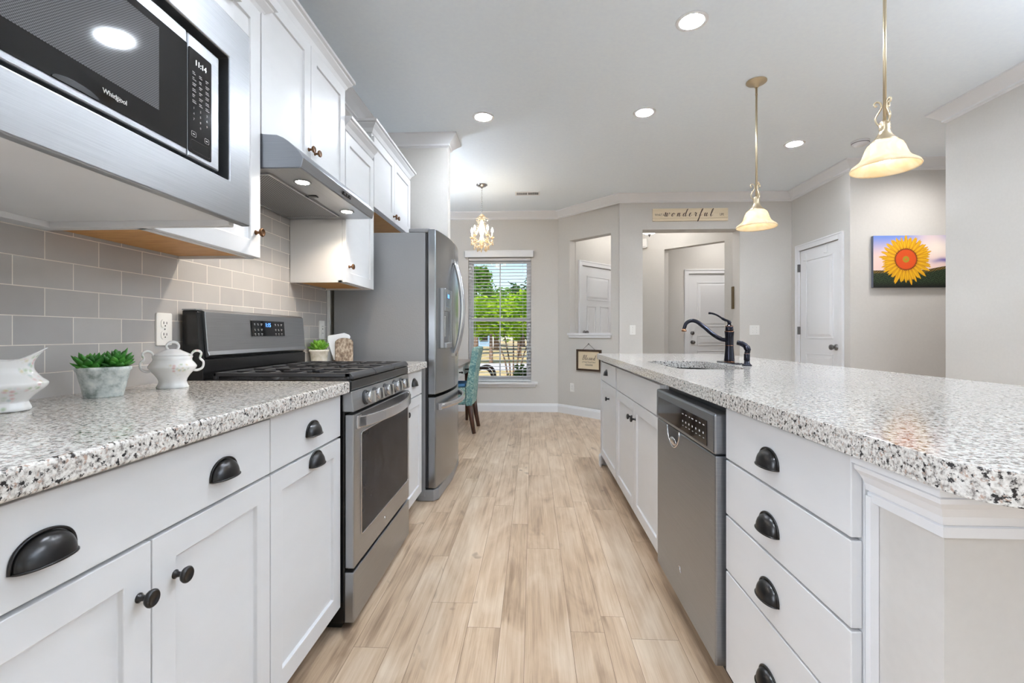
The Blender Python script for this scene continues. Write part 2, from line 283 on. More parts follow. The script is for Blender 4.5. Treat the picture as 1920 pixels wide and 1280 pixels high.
# ------------------------------------------------------------------ mesh helpers
class MB:
    def __init__(s): s.v = []; s.f = []; s.m = []; s.sm = []; s.M = None
    def add(s, vs, fs, mat=0, smooth=False):
        k = len(s.v)
        for p in vs:
            p = Vector(p)
            s.v.append(tuple(s.M @ p) if s.M is not None else tuple(p))
        for f in fs: s.f.append([i+k for i in f]); s.m.append(mat); s.sm.append(smooth)
        return s
    def box(s, x0, x1, y0, y1, z0, z1, mat=0):
        if x0 > x1: x0, x1 = x1, x0
        if y0 > y1: y0, y1 = y1, y0
        if z0 > z1: z0, z1 = z1, z0
        vs = [(x, y, z) for z in (z0, z1) for x, y in ((x0, y0), (x1, y0), (x1, y1), (x0, y1))]
        return s.add(vs, [(3, 2, 1, 0), (4, 5, 6, 7), (0, 1, 5, 4), (1, 2, 6, 5), (2, 3, 7, 6), (3, 0, 4, 7)], mat)
    def obox(s, c, sz, M, mat=0):
        sx, sy, sz_ = sz[0]/2, sz[1]/2, sz[2]/2; c = Vector(c)
        vs = [c + M @ Vector((x, y, z)) for z in (-sz_, sz_) for x, y in ((-sx, -sy), (sx, -sy), (sx, sy), (-sx, sy))]
        return s.add(vs, [(3, 2, 1, 0), (4, 5, 6, 7), (0, 1, 5, 4), (1, 2, 6, 5), (2, 3, 7, 6), (3, 0, 4, 7)], mat)
    def prism(s, pts, axis, a0, a1, mat=0, smooth=False):
        """closed 2-D outline swept along an axis; outline coords are the other two axes in x,y,z order"""
        n = len(pts)
        def mk(p, a):
            return {'x': (a, p[0], p[1]), 'y': (p[0], a, p[1]), 'z': (p[0], p[1], a)}[axis]
        vs = [mk(p, a0) for p in pts] + [mk(p, a1) for p in pts]
        s.add(vs, [[i, (i+1) % n, n+(i+1) % n, n+i] for i in range(n)], mat, smooth)
        k = len(s.v)-2*n
        s.f.append([k+i for i in range(n)][::-1]); s.m.append(mat); s.sm.append(False)
        s.f.append([k+n+i for i in range(n)]); s.m.append(mat); s.sm.append(False)
        return s
    def lathe(s, prof, c=(0, 0, 0), axis='z', n=24, mat=0, smooth=True, sx=1, sy=1, rmod=None):
        vs = []; fs = []
        for (r, h) in prof:
            for i in range(n):
                a = 2*pi*i/n; rr = r*(rmod(a, h) if rmod else 1)
                x, y = rr*cos(a)*sx, rr*sin(a)*sy
                vs.append({'z': (c[0]+x, c[1]+y, c[2]+h), 'x': (c[0]+h, c[1]+x, c[2]+y), 'y': (c[0]+y, c[1]+h, c[2]+x)}[axis])
        for j in range(len(prof)-1):
            for i in range(n):
                fs.append([j*n+i, j*n+(i+1) % n, (j+1)*n+(i+1) % n, (j+1)*n+i])
        if prof[0][0] > 1e-6: fs.append([i for i in range(n)][::-1])
        if prof[-1][0] > 1e-6: fs.append([(len(prof)-1)*n+i for i in range(n)])
        return s.add(vs, fs, mat, smooth)
    def tube(s, pts, r, n=10, mat=0, closed=False, sy=1.0):
        pts = [Vector(p) for p in pts]; N = len(pts)
        R = r if isinstance(r, (list, tuple)) else [r]*N
        vs = []; fs = []
        up = None
        for i, p in enumerate(pts):
            a = pts[(i+1) % N] if (closed or i < N-1) else p
            b = pts[i-1] if (closed or i > 0) else p
            t = (a-b).normalized()
            if up is None:
                up = Vector((0, 0, 1)) if abs(t.z) < .9 else Vector((1, 0, 0))
            u = (up - t*up.dot(t)).normalized(); w_ = t.cross(u); up = u
            for k in range(n):
                an = 2*pi*k/n
                vs.append(p + u*cos(an)*R[i]*sy + w_*sin(an)*R[i])
        m = N if closed else N-1
        for i in range(m):
            for k in range(n):
                j = (i+1) % N
                fs.append([i*n+k, i*n+(k+1) % n, j*n+(k+1) % n, j*n+k])
        if not closed: fs.append(list(range(n))[::-1]); fs.append([(N-1)*n+k for k in range(n)])
        return s.add(vs, fs, mat, True)
    def sphere(s, c, r, n=12, mat=0, sx=1, sy=1, sz=1):
        k = max(6, n//2)
        prof = [(r*sin(pi*i/k)+(1e-7), -r*cos(pi*i/k)*sz) for i in range(k+1)]
        prof[0] = (1e-7, -r*sz); prof[-1] = (1e-7, r*sz)
        return s.lathe(prof, c, 'z', n, mat, True, sx, sy)
    def sweep(s, path, prof, side=1, closed=False, mat=0, smooth=False):
        """profile (d outward, z) swept along a plan path with mitred corners"""
        P_ = [Vector((p[0], p[1])) for p in path]; N = len(P_)
        rows = []
        for (d, z) in prof:
            row = []
            for i in range(N):
                def nrm(a, b):
                    t = (b-a).normalized(); return Vector((-t.y, t.x))*side
                if closed or 0 < i < N-1:
                    n1 = nrm(P_[i-1], P_[i]); n2 = nrm(P_[i], P_[(i+1) % N])
                    b = (n1+n2); b = b/(1+n1.dot(n2))
                elif i == 0: b = nrm(P_[0], P_[1])
                else: b = nrm(P_[N-2], P_[N-1])
                q = P_[i]+b*d; row.append((q.x, q.y, z))
            rows.append(row)
        vs = [p for r in rows for p in r]; fs = []
        K = len(prof)
        for j in range(K):
            for i in range(N if closed else N-1):
                a = j*N+i; b = j*N+(i+1) % N; c = ((j+1) % K)*N+(i+1) % N; d = ((j+1) % K)*N+i
                fs.append([a, b, c, d])
        if not closed: fs.append([j*N for j in range(K)]); fs.append([j*N+N-1 for j in range(K)][::-1])
        return s.add(vs, fs, mat, smooth)
    def mesh(s, name, mats):
        me = bpy.data.meshes.new(name); me.from_pydata(s.v, [], s.f)
        for m in (mats if isinstance(mats, (list, tuple)) else [mats]): me.materials.append(m)
        me.polygons.foreach_set('material_index', s.m); me.polygons.foreach_set('use_smooth', s.sm)
        me.update()
        bm = bmesh.new(); bm.from_mesh(me); bmesh.ops.recalc_face_normals(bm, faces=bm.faces); bm.to_mesh(me); bm.free()
        return me
    def build(s, name, mats, parent=None, bevel=0, seg=2, subsurf=0):
        o = bpy.data.objects.new(name, s.mesh(name, mats)); COL.objects.link(o)
        if parent is not None: adopt(o, parent)
        if bevel:
            b = o.modifiers.new('bevel', 'BEVEL'); b.width = bevel; b.segments = seg; b.limit_method = 'ANGLE'; b.angle_limit = radians(40); b.harden_normals = False
        if subsurf:
            b = o.modifiers.new('sub', 'SUBSURF'); b.levels = subsurf; b.render_levels = subsurf
        return o
def wloc(o):
    v = Vector(o.location)
    if o.parent: v = v + Vector(o['_wl'] if '_wl' in o else (0, 0, 0))
    return v
def root_of(o):
    while o.parent: o = o.parent
    return o
def adopt(o, parent):
    """parts are modelled in room coordinates; the parent inverse keeps them in place"""
    o.parent = parent
    o.matrix_parent_inverse = Matrix.Translation(-base_of(parent))
def base_of(o):
    # room position of the object's own origin
    if o.parent is None: return Vector(o.location)
    return base_of(o.parent) + (o.matrix_parent_inverse.translation + Vector(o.location))
def tag(o, label=None, cat=None, group=None, kind=None):
    if label: o['label'] = label
    if cat: o['category'] = cat
    if group: o['group'] = group
    if kind: o['kind'] = kind
    return o
def thing(name, label, cat, loc=(0, 0, 0), group=None):
    o = bpy.data.objects.new(name, None); COL.objects.link(o); o.location = loc; o.empty_display_size = .1
    return tag(o, label, cat, group)
def struct(o): o['kind'] = 'structure'; return o
def inst(name, me, parent, loc, rz=0.0):
    """a shared small mesh (knob, pull) placed in room coordinates under its part"""
    o = bpy.data.objects.new(name, me); COL.objects.link(o); o.parent = parent
    o.matrix_parent_inverse = Matrix.Translation(-base_of(parent)); o.location = loc; o.rotation_euler = (0, 0, rz)
    return o
def copy_tree(o, parent=None):
    c = o.copy(); COL.objects.link(c)
    if parent is not None: c.parent = parent; c.matrix_parent_inverse = o.matrix_parent_inverse.copy()
    for ch in list(o.children): copy_tree(ch, c)
    return c
def spin(root, ang): root.rotation_euler = (0, 0, ang)
def text_into(mb, body, size, M, mat=0, depth=.0006, align='CENTER', sx=1.0):
    c = bpy.data.curves.new('lettering', 'FONT'); c.body = body; c.size = size; c.align_x = align; c.align_y = 'CENTER'; c.extrude = depth; c.resolution_u = 3
    o = bpy.data.objects.new('lettering', c); COL.objects.link(o)
    dg = bpy.context.evaluated_depsgraph_get(); me = bpy.data.meshes.new_from_object(o.evaluated_get(dg))
    mb.add([M @ Vector((v.co.x*sx, v.co.y, v.co.z)) for v in me.vertices], [list(p.vertices) for p in me.polygons], mat)
    bpy.data.objects.remove(o); bpy.data.curves.remove(c); bpy.data.meshes.remove(me)
def frameM(origin, right, normal):
    r = Vector(right).normalized(); n_ = Vector(normal).normalized(); u = n_.cross(r)
    return Matrix(((r.x, u.x, n_.x, origin[0]), (r.y, u.y, n_.y, origin[1]), (r.z, u.z, n_.z, origin[2]), (0, 0, 0, 1)))
def arc(cx, cy, r, a0, a1, n): return [(cx+r*cos(a0+(a1-a0)*i/n), cy+r*sin(a0+(a1-a0)*i/n)) for i in range(n+1)]
def rrect(x0, x1, y0, y1, r, n=5):
    return arc(x1-r, y1-r, r, 0, pi/2, n)+arc(x0+r, y1-r, r, pi/2, pi, n)+arc(x0+r, y0+r, r, pi, 1.5*pi, n)+arc(x1-r, y0+r, r, 1.5*pi, 2*pi, n)
def crv(pts, n=8, closed=False):
    pts = [Vector(p) for p in pts]; out = []; N = len(pts)
    for i in range(N if closed else N-1):
        p0 = pts[i-1] if (closed or i > 0) else pts[0]; p1 = pts[i]; p2 = pts[(i+1) % N]; p3 = pts[(i+2) % N] if (closed or i+2 < N) else pts[-1]
        for k in range(n):
            t = k/n
            out.append(.5*((2*p1)+(p2-p0)*t+(2*p0-5*p1+4*p2-p3)*t*t+(3*p1-p0-3*p2+p3)*t**3))
    if not closed: out.append(pts[-1])
    return out
# ------------------------------------------------------------------ the setting
HC = 2.77; XW = -1.315
mb = MB(); mb.box(-2.4, 7.2, -6.2, 8.2, -.08, -.002, 0)
attr = []
widths = [.122, .090, .166]; x = -.239; i = 0
cols = []
xx = -.239
k = 0
while xx < 7.1: cols.append((xx, widths[k % 3])); xx += widths[k % 3]; k += 1
xx = -.239; k = 2
while xx > -2.35: xx -= widths[k % 3]; cols.append((xx, widths[k % 3])); k = (k-1) % 3
fixed = {0: 1.71, 1: 2.65, 2: 2.35, 3: 1.70}
nf0 = len(mb.f); rnd = random.Random(11)
for ci, (x0, wd) in enumerate(cols):
    y = (fixed[ci]-1.22*9) if ci in fixed else -6.2-rnd.random()*1.2
    while y < 8.2:
        y1 = y+1.22
        a, b = max(y, -6.2), min(y1, 8.2)
        if b > a:
            g = .0007
            mb.add([(x0+g, a+g, 0), (x0+wd-g, a+g, 0), (x0+wd-g, b-g, 0), (x0+g, b-g, 0)], [(0, 1, 2, 3)], 1)
        y = y1
fl = struct(mb.build('floor', [SEAM, FLOOR]))
ca = fl.data.color_attributes.new('plank', 'FLOAT_COLOR', 'CORNER')
rnd = random.Random(5)
for p in fl.data.polygons:
    c = (rnd.random(), rnd.random(), rnd.random(), 1)
    for li in p.loop_indices: ca.data[li].color = c
mb = MB(); mb.box(-2.4, 7.2, -6.2, 8.2, HC, HC+.1); struct(mb.build('ceiling', CEIL))

def wall_local(mb, L, H, th, holes, z0=0):
    """wall along local x, room face at y=0, body towards +y; holes (x0,x1,z0,z1)"""
    xs = 0
    for (a, b, c, d) in sorted(holes):
        if a > xs: mb.box(xs, a, 0, th, z0, H)
        if c > z0: mb.box(a, b, 0, th, z0, c)
        if d < H: mb.box(a, b, 0, th, d, H)
        xs = b
    if xs < L: mb.box(xs, L, 0, th, z0, H)
def locM(A, e):
    e = Vector((e[0], e[1], 0)).normalized(); n = Vector((-e.y, e.x, 0))   # local y = left of e
    return Matrix(((e.x, n.x, 0, A[0]), (e.y, n.y, 0, A[1]), (0, 0, 1, 0), (0, 0, 0, 1)))
def wall(name, A, e, L, th=.12, holes=(), H=HC):
    mb = MB(); mb.M = locM(A, e); wall_local(mb, L, H, th, list(holes)); return struct(mb.build(name, WALL))
R2 = sqrt(.5)
wall('wall_left', (XW, -6.2), (0, 1), 10.15, .12, [(4.8, 6.1, 1.0, 2.2)])                               # body to -x
mb = MB(); mb.box(-2.3, -.72, 3.95, 4.07, 0, HC); struct(mb.build('wall_stub', WALL))
mb = MB(); mb.box(-2.42, -2.3, 4.07, 6.62, 0, HC); struct(mb.build('wall_nook_left', WALL))
WY = 6.48
wall('wall_window', (-2.42, WY), (1, 0), .361+2.42+.05, .15, [(-.893+2.42, -.015+2.42, .415, 2.145)])
PA = Vector((.361, 6.475)); PE = Vector((R2, -R2)); PL = .699*sqrt(2)
MP = locM(PA, PE)
wall('wall_passthrough', PA, PE, PL, .12, [(.202, .874, 1.09, 2.34)])
wall('wall_sign', (1.06, 5.72), (1, 0), 2.16, .2, [(.278, 1.433, 0, 2.345)])
wall('wall_pantry', (3.1, 5.72), (0, -1), 1.03, .12, [(.18, .88, 0, 2.04)])
mb = MB(); mb.box(3.22, 4.2, 5.0, 5.12, 0, HC); mb.box(4.0, 4.12, 4.81, 5.9, 0, HC); struct(mb.build('wall_pantry_inside', WALL))
wall('wall_sunflower', (3.22, 4.69), (1, 0), 2.4, .12)
mb = MB(); mb.box(5.5, 5.62, 3.4, 4.81, 0, HC); struct(mb.build('wall_hall_end', WALL))
mb = MB(); mb.box(3.12, 3.24, 2.3, 3.66, 0, HC); mb.box(3.24, 7.2, 3.54, 3.66, 0, HC); struct(mb.build('wall_right', WALL))
mb = MB(); mb.M = locM((7.1, -6.05), (-1, 0)); wall_local(mb, 8.6, HC, .12, [(1.5, 7.0, 0, 2.35)]); struct(mb.build('wall_rear', WALL))
mb = MB(); mb.M = locM((7.1, 3.6), (0, -1)); wall_local(mb, 9.7, HC, .12, [(1.2, 4.2, .5, 2.35), (5, 8.4, .5, 2.35)]); struct(mb.build('wall_living_right', WALL))
# foyer behind the pass-through and the cased opening
FA = Vector((.593, 6.413)); FE = Vector((R2, R2))
wall('wall_foyer_door', FA, FE, 1.45, .12, [(.123, .885, 0, 2.035)])
IA = Vector((1.615, 7.435)); wall('wall_foyer_inner', IA, (R2, -R2), 2.2, .12, [((1.975-1.615)*sqrt(2), (2.606-1.615)*sqrt(2), 0, 2.345)])
wall('wall_front_door', (1.75, 7.5), (1, 0), 2.4, .15, [(2.474-1.75, 3.388-1.75, 0, 2.035)])
mb = MB(); mb.box(4.1, 4.22, 5.8, 7.6, 0, HC); struct(mb.build('wall_entry_right', WALL))
mb = MB(); mb.box(.2, 1.9, 7.75, 7.87, 0, HC); struct(mb.build('wall_closet_back', WALL))
# backsplash
mb = MB(); mb.box(XW, XW+.008, .3, 2.905, .9, 1.72, 0); mb.box(XW, XW+.010, 2.905, 2.912, .9, 1.37, 1)
struct(mb.build('wall_backsplash', [TILE, STEELB]))

# crown moulding and baseboards
def crownprof(s=.085, H=HC):
    return [(0, H), (s, H), (s, H-.012), (s*.86, H-.022), (s*.62, H-.04), (s*.36, H-.062), (s*.2, H-.074), (s*.2, H-.088), (s*.1, H-.092), (0, H-.1)]
mb = MB(); mb.sweep([(-1.3, 3.95), (-.72, 3.95), (-.72, 4.07), (-2.3, 4.07), (-2.3, WY), (.3605, WY), (1.06, 5.72), (3.1, 5.72), (3.1, 4.69), (5.5, 4.69)], crownprof(), -1)
struct(mb.build('trim_1', TRIM))
mb = MB(); mb.sweep([(5.5, 3.66), (3.12, 3.66), (3.12, 2.31)], crownprof(), -1); struct(mb.build('trim_2', TRIM))
mb = MB(); mb.sweep([(XW, 3.9), (XW, -6)], crownprof(), 1); struct(mb.build('trim_3', TRIM))
BP = [(0, 0), (.016, 0), (.016, .085), (.012, .1), (.008, .104), (.006, .115), (0, .118)]
def base(name, path, side):
    mb = MB(); mb.sweep(path, BP, side); return struct(mb.build(name, TRIM))
base('baseboard_window', [(-2.3, WY), (.3605, WY), (1.06, 5.72), (1.338, 5.72)], -1)
base('baseboard_sign', [(2.493, 5.72), (3.1, 5.72), (3.1, 5.62)], -1)
base('baseboard_stub', [(-.9, 3.95), (-.72, 3.95), (-.72, 4.07), (-2.3, 4.07), (-2.3, WY)], -1)
base('baseboard_right', [(5.5, 3.66), (3.12, 3.66), (3.12, 2.31)], -1)
base('baseboard_sunflower', [(3.1, 4.76), (3.1, 4.69), (5.5, 4.69)], -1)
# pass-through ledge
mb = MB(); mb.M = MP; mb.box(.185, .892, -.032, .13, 1.062, 1.092); mb.box(.2, .877, -.02, 0, 1.03, 1.062)
struct(mb.build('trim_4', TRIM, bevel=.003))

# ------------------------------------------------------------------ window
win = struct(thing('window_1', None, None, (-.454, WY+.05, .415)))
x0, x1, z0, z1 = -.893, -.015, .415, 2.145
def ringbox(mb, x0, x1, z0, z1, t, y0, y1, mat=0, tb=None):
    tb = tb or t
    mb.box(x0, x0+t, y0, y1, z0, z1, mat); mb.box(x1-t, x1, y0, y1, z0, z1, mat); mb.box(x0+t, x1-t, y0, y1, z0, z0+tb, mat); mb.box(x0+t, x1-t, y0, y1, z1-tb, z1, mat)
mb = MB(); ringbox(mb, x0, x1, z0, z1, .035, WY+.06, WY+.14); mb.build('window_frame', TRIM, win, .003)
for nm, a, b, yy in (('upper_sash', 1.262, 2.11, .1), ('lower_sash', .45, 1.3, .075)):
    mb = MB(); ringbox(mb, x0+.035, x1-.035, a, b, .03, WY+yy, WY+yy+.025, 0, .036); mb.box(-.462, -.446, WY+yy+.004, WY+yy+.02, a+.03, b-.03)
    s = mb.build(nm, TRIM, win, .002)
    mb = MB(); mb.box(x0+.06, x1-.06, WY+yy+.010, WY+yy+.014, a+.03, b-.03); mb.build('glass_pane', PANE, s)
mb = MB(); mb.box(-.98, .075, WY-.055, WY+.07, .385, .415); mb.box(-.95, .045, WY-.02, WY-.001, .345, .385); struct(mb.build('trim_5', TRIM, bevel=.003))
bl = thing('window_blind', 'white wooden slatted blind hung open over the kitchen-end window', 'window blind', (-.454, WY-.02, .43))
mb = MB(); mb.box(-.935, .02, WY-.075, WY-.062, 2.14, 2.23); mb.box(-.935, -.925, WY-.075, WY-.002, 2.14, 2.23); mb.box(.01, .02, WY-.075, WY-.002, 2.14, 2.23); mb.box(-.94, .025, WY-.08, WY-.06, 2.222, 2.232); mb.build('valance', TRIM, bl, .003)
mb = MB()
for i in range(37):
    z = 2.115-i*.0452
    mb.box(-.888, -.02, WY+.004, WY+.052, z, z+.0055)
mb.build('slats', TRIM, bl)
mb = MB(); mb.box(-.888, -.02, WY+.004, WY+.052, .42, .436); mb.build('bottom_rail', TRIM, bl, .003)
mb = MB(); mb.box(-.888, -.02, WY+.002, WY+.055, 2.105, 2.14); mb.build('head_rail', TRIM, bl)
for xx in (-.80, -.13):
    mb = MB(); mb.tube([(xx, WY+.002, 2.11), (xx, WY+.002, .43)], .0012, 5); mb.tube([(xx, WY+.054, 2.11), (xx, WY+.054, .43)], .0012, 5); mb.build('ladder_cord', TRIM, bl)

# ------------------------------------------------------------------ doors
def casing(mb, a, b, H, wd=.062, y=-.018):
    for (p, q, r, s_) in ((a-wd, a, 0, H+wd), (b, b+wd, 0, H+wd), (a, b, H, H+wd)):
        mb.box(p, q, y, 0, r, s_)
    mb.box(a-wd-.004, a-wd+.012, y-.006, 0, 0, H+wd+.004); mb.box(b+wd-.012, b+wd+.004, y-.006, 0, 0, H+wd+.004); mb.box(a-wd, b+wd, y-.006, 0, H+wd-.012, H+wd+.004)
def panels(mb, plist, y):
    for (a, b, c, d) in plist:
        t = .016
        for (p, q, r, s_) in ((a, b, c, c+t), (a, b, d-t, d), (a, a+t, c+t, d-t), (b-t, b, c+t, d-t)): mb.box(p, q, y-.007, y+.002, r, s_)
        g = .05; vs = [(a+t+.004, y-.0005, c+t+.004), (b-t-.004, y-.0005, c+t+.004), (b-t-.004, y-.0005, d-t-.004), (a+t+.004, y-.0005, d-t-.004), (a+g, y-.008, c+g), (b-g, y-.008, c+g), (b-g, y-.008, d-g), (a+g, y-.008, d-g)]
        mb.add(vs, [(4, 5, 6, 7), (0, 1, 5, 4), (1, 2, 6, 5), (2, 3, 7, 6), (3, 0, 4, 7)])
def door(name, M, a, b, H, plist, knob, hinges=(), dead=None, hooks=()):
    r = struct(thing(name, None, None, tuple(M @ Vector(((a+b)/2, 0, 0)))))
    mb = MB(); mb.M = M; casing(mb, a, b, H); mb.build('door_casing', TRIM, r, .002)
    mb = MB(); mb.M = M; mb.box(a+.004, b-.004, .004, .04, .008, H-.006); panels(mb, plist, .004); lf = mb.build('door_leaf', TRIM, r, .0015)
    def kn(x, z, nm='door_knob'):
        mb = MB(); mb.M = M @ Matrix.Translation((x, .004, z)) @ Matrix.Rotation(radians(90), 4, 'X')
        if nm == 'deadbolt': mb.lathe([(.031, 0), (.031, .008), (.026, .014), (.012, .018), (.0001, .018)], n=20)
        else: mb.lathe([(.031, 0), (.031, .006), (.014, .012), (.012, .032), (.024, .04), (.029, .052), (.026, .064), (.012, .07), (.0001, .071)], n=20)
        mb.build(nm, SATIN, lf)
    kn(*knob)
    if dead: kn(dead[0], dead[1], 'deadbolt')
    for (x, z) in hinges:
        mb = MB(); mb.M = M; mb.box(x-.012, x+.004, -.024, .004, z-.045, z+.045); mb.build('hinge', SATIN, r)
    for (x, z) in hooks:
        mb = MB(); mb.M = M; mb.box(x-.008, x+.008, -.004, .004, z-.05, z+.04); mb.box(x-.008, x+.008, -.03, -.004, z-.05, z-.044); mb.build('over_door_hook', TRIM, lf)
    return r
SATIN = simple('satin_nickel', lin(120, 118, 118), .3, .9)
MPAN = locM((3.1, 5.72), (0, -1))
door('door_1', MPAN, .18, .88, 2.04, [(.29, .77, 1.03, 1.92), (.29, .77, .2, .87)], (.82, .945), hinges=((.178, 1.84), (.178, 1.12), (.178, .3)), hooks=((.29, 1.96), (.66, 1.99)))
door('door_2', locM((1.75, 7.5), (1, 0)), .724, 1.638, 2.035, [(.86, 1.5, 1.2, 1.9), (.86, 1.5, .9, 1.06), (.86, 1.5, .2, .82)], (.785, .95), dead=(.785, 1.095))
door('door_3', locM(FA, FE), .123, .885, 2.035, [(.25, .77, 1.56, 1.9), (.25, .46, .85, 1.48), (.55, .77, .85, 1.48), (.25, .46, .2, .72), (.55, .77, .2, .72)], (.19, 1.1))

# ------------------------------------------------------------------ wall plates
def plate(name, M, label, cat, gang=1, kind='outlet', group=None):
    """M: x right, y up, z out of the wall"""
    r = thing(name, label, cat, tuple(M.translation), group)
    wd = .035 if gang == 1 else .058
    mb = MB(); mb.M = M; mb.prism(rrect(-wd, wd, -.0575, .0575, .006), 'z', 0, .006); mb.build('cover_plate', WHITEPL, r, .0015)
    for g in range(gang):
        cx = 0 if gang == 1 else (-.023+.046*g)
        if kind == 'outlet':
            for zz in (-.02, .02):
                mb = MB(); mb.M = M; mb.prism(rrect(cx-.017, cx+.017, zz-.0145, zz+.0145, .010), 'z', .006, .0085, 0)
                mb.box(cx-.008, cx-.0055, zz-.002, zz+.007, .0085, .009, 1); mb.box(cx+.0055, cx+.008, zz-.002, zz+.006, .0085, .009, 1); mb.lathe([(.0025, .0085), (.0025, .009)], (cx, zz-.008, 0), 'z', 8, 1)
                mb.build('socket', [WHITEPL, DARKSLOT], r)
            mb = MB(); mb.M = M; mb.lathe([(.003, .006), (.003, .0075)], (cx, 0, 0), 'z', 8); mb.build('screw', STEELB, r)
        elif kind == 'gfci':
            mb = MB(); mb.M = M; mb.prism(rrect(cx-.0165, cx+.0165, -.0335, .0335, .003), 'z', .006, .0085, 0); mb.box(cx-.006, cx+.006, .004, .009, .0085, .0095, 1); mb.box(cx-.006, cx+.006, -.009, -.004, .0085, .0095, 2)
            for zz in (-.02, .022): mb.box(cx-.008, cx-.0055, zz-.004, zz+.004, .0085, .009, 1); mb.box(cx+.0055, cx+.008, zz-.004, zz+.004, .0085, .009, 1)
            mb.build('socket', [WHITEPL, DARKSLOT, WHITEPL], r)
        else:
            mb = MB(); mb.M = M; mb.box(cx-.005, cx+.005, -.012, .012, .006, .0075); mb.obox((cx, .003, .011), (.008, .018, .008), Matrix.Rotation(radians(-20), 3, 'X')); mb.build('toggle', WHITEPL, r)
            for zz in (-.03, .03):
                mb = MB(); mb.M = M; mb.lathe([(.003, .006), (.003, .007)], (cx, zz, 0), 'z', 8); mb.build('screw', STEELB, r)
    return r
TX = XW+.008
plate('wall_outlet', frameM((TX, 1.596, 1.097), (0, 1, 0), (1, 0, 0)), 'white duplex outlet on the tile above the sugar bowl', 'outlet', group='wall outlets')
plate('wall_outlet', frameM((TX, 2.837, 1.105), (0, 1, 0), (1, 0, 0)), 'white outlet on the tile behind the small potted succulent', 'outlet', kind='gfci', group='wall outlets')
pn = (-R2, -R2, 0)
def onP(x, z): return (PA.x+PE.x*x, PA.y+PE.y*x, z)
plate('wall_outlet', frameM(onP(.252, .363), (R2, -R2, 0), pn), 'white outlet low on the angled wall under the framed quote', 'outlet', group='wall outlets')
plate('light_switch', frameM((1.217, 5.72, 1.13), (1, 0, 0), (0, -1, 0)), 'white single light switch left of the cased opening', 'light switch', kind='switch')
plate('light_switch', frameM((2.665, 5.72, 1.128), (1, 0, 0), (0, -1, 0)), 'white double light switch between the opening and the pantry door', 'light switch', 2, 'switch')
# ------------------------------------------------------------------ cabinet hardware and doors
def cup_pull_mesh():
    mb = MB(); W_, H_, D_ = .043, .039, .024
    def dome(k, mat=0):
        vs = []; fs = []; na, nb = 22, 8
        for i in range(na+1):
            a = pi*i/na
            for j in range(nb+1):
                b = pi/2*j/nb
                vs.append((D_*k*max(sin(a),0)**.8*sin(b), W_*k*cos(a), -.018+H_*k*(max(sin(a), 0)**.75)*cos(b)))
        for i in range(na):
            for j in range(nb): fs.append([i*(nb+1)+j, i*(nb+1)+j+1, (i+1)*(nb+1)+j+1, (i+1)*(nb+1)+j])
        mb.add(vs, fs, mat, True)
    dome(1); dome(.93)
    rim = [(.002, (W_+.002)*cos(pi*i/26), -.018+(H_+.003)*max(sin(pi*i/26), 0)**.75) for i in range(27)]
    mb.tube(rim, .0024, 6)
    lip = [(D_*max(sin(pi*i/26),0)**.8+.0005, W_*cos(pi*i/26), -.018) for i in range(27)]
    mb.tube(lip, .002, 6)
    return mb.mesh('cup_pull', BLACKM)
def knob_mesh(mat, name):
    mb = MB(); mb.lathe([(.0085, 0), (.0085, .002), (.0055, .004), (.0048, .012), (.007, .017), (.0135, .0195), (.0155, .0235), (.0155, .026), (.0135, .0285), (.0115, .029), (.0105, .0275), (.0001, .028)], (0, 0, 0), 'x', 24)
    return mb.mesh(name, mat)
CUP = cup_pull_mesh(); KNOB = knob_mesh(BLACKM, 'black_knob'); KNOBB = knob_mesh(BRONZE, 'bronze_knob')
def shaker(mb, sx, xf, y0, y1, z0, z1, rail=.057, t=.02, rec=.009):
    """door slab whose front face lies at xf and looks towards sx"""
    xb = xf-sx*t; xp = xf-sx*rec
    ya, yb, za, zb = y0+rail, y1-rail, z0+rail, z1-rail
    e = .0025
    o = [(xf, y0, z0), (xf, y1, z0), (xf, y1, z1), (xf, y0, z1)]
    i1 = [(xf, ya, za), (xf, yb, za), (xf, yb, zb), (xf, ya, zb)]
    i2 = [(xp, ya+e, za+e), (xp, yb-e, za+e), (xp, yb-e, zb-e), (xp, ya+e, zb-e)]
    b = [(xb, y0, z0), (xb, y1, z0), (xb, y1, z1), (xb, y0, z1)]
    fs = []
    for k in range(4):
        j = (k+1) % 4
        fs += [[k, j, 4+j, 4+k], [4+k, 4+j, 8+j, 8+k], [k, 12+k, 12+j, j]]
    fs += [[8, 9, 10, 11], [12, 15, 14, 13]]
    mb.add(o+i1+i2+b, fs)
def rz_for(sx): return 0 if sx > 0 else pi
def cab_door(parent, sx, xf, y0, y1, z0, z1, knob=None, pull=None, kmesh=None, rail=.057):
    mb = MB(); shaker(mb, sx, xf, y0, y1, z0, z1, rail); d = mb.build('door', CAB, parent, .0015)
    if knob: inst('knob', kmesh or KNOB, d, (xf, knob[0], knob[1]), rz_for(sx))
    if pull: inst('cup_pull', CUP, d, (xf, pull[0], pull[1]), rz_for(sx))
    return d
def cab_drawer(parent, sx, xf, y0, y1, z0, z1, pulls=(), name='drawer'):
    mb = MB(); mb.box(xf-sx*.02, xf, y0, y1, z0, z1); d = mb.build(name, CAB, parent, .002)
    for (y, z) in pulls: inst('cup_pull', CUP, d, (xf, y, z), rz_for(sx))
    return d
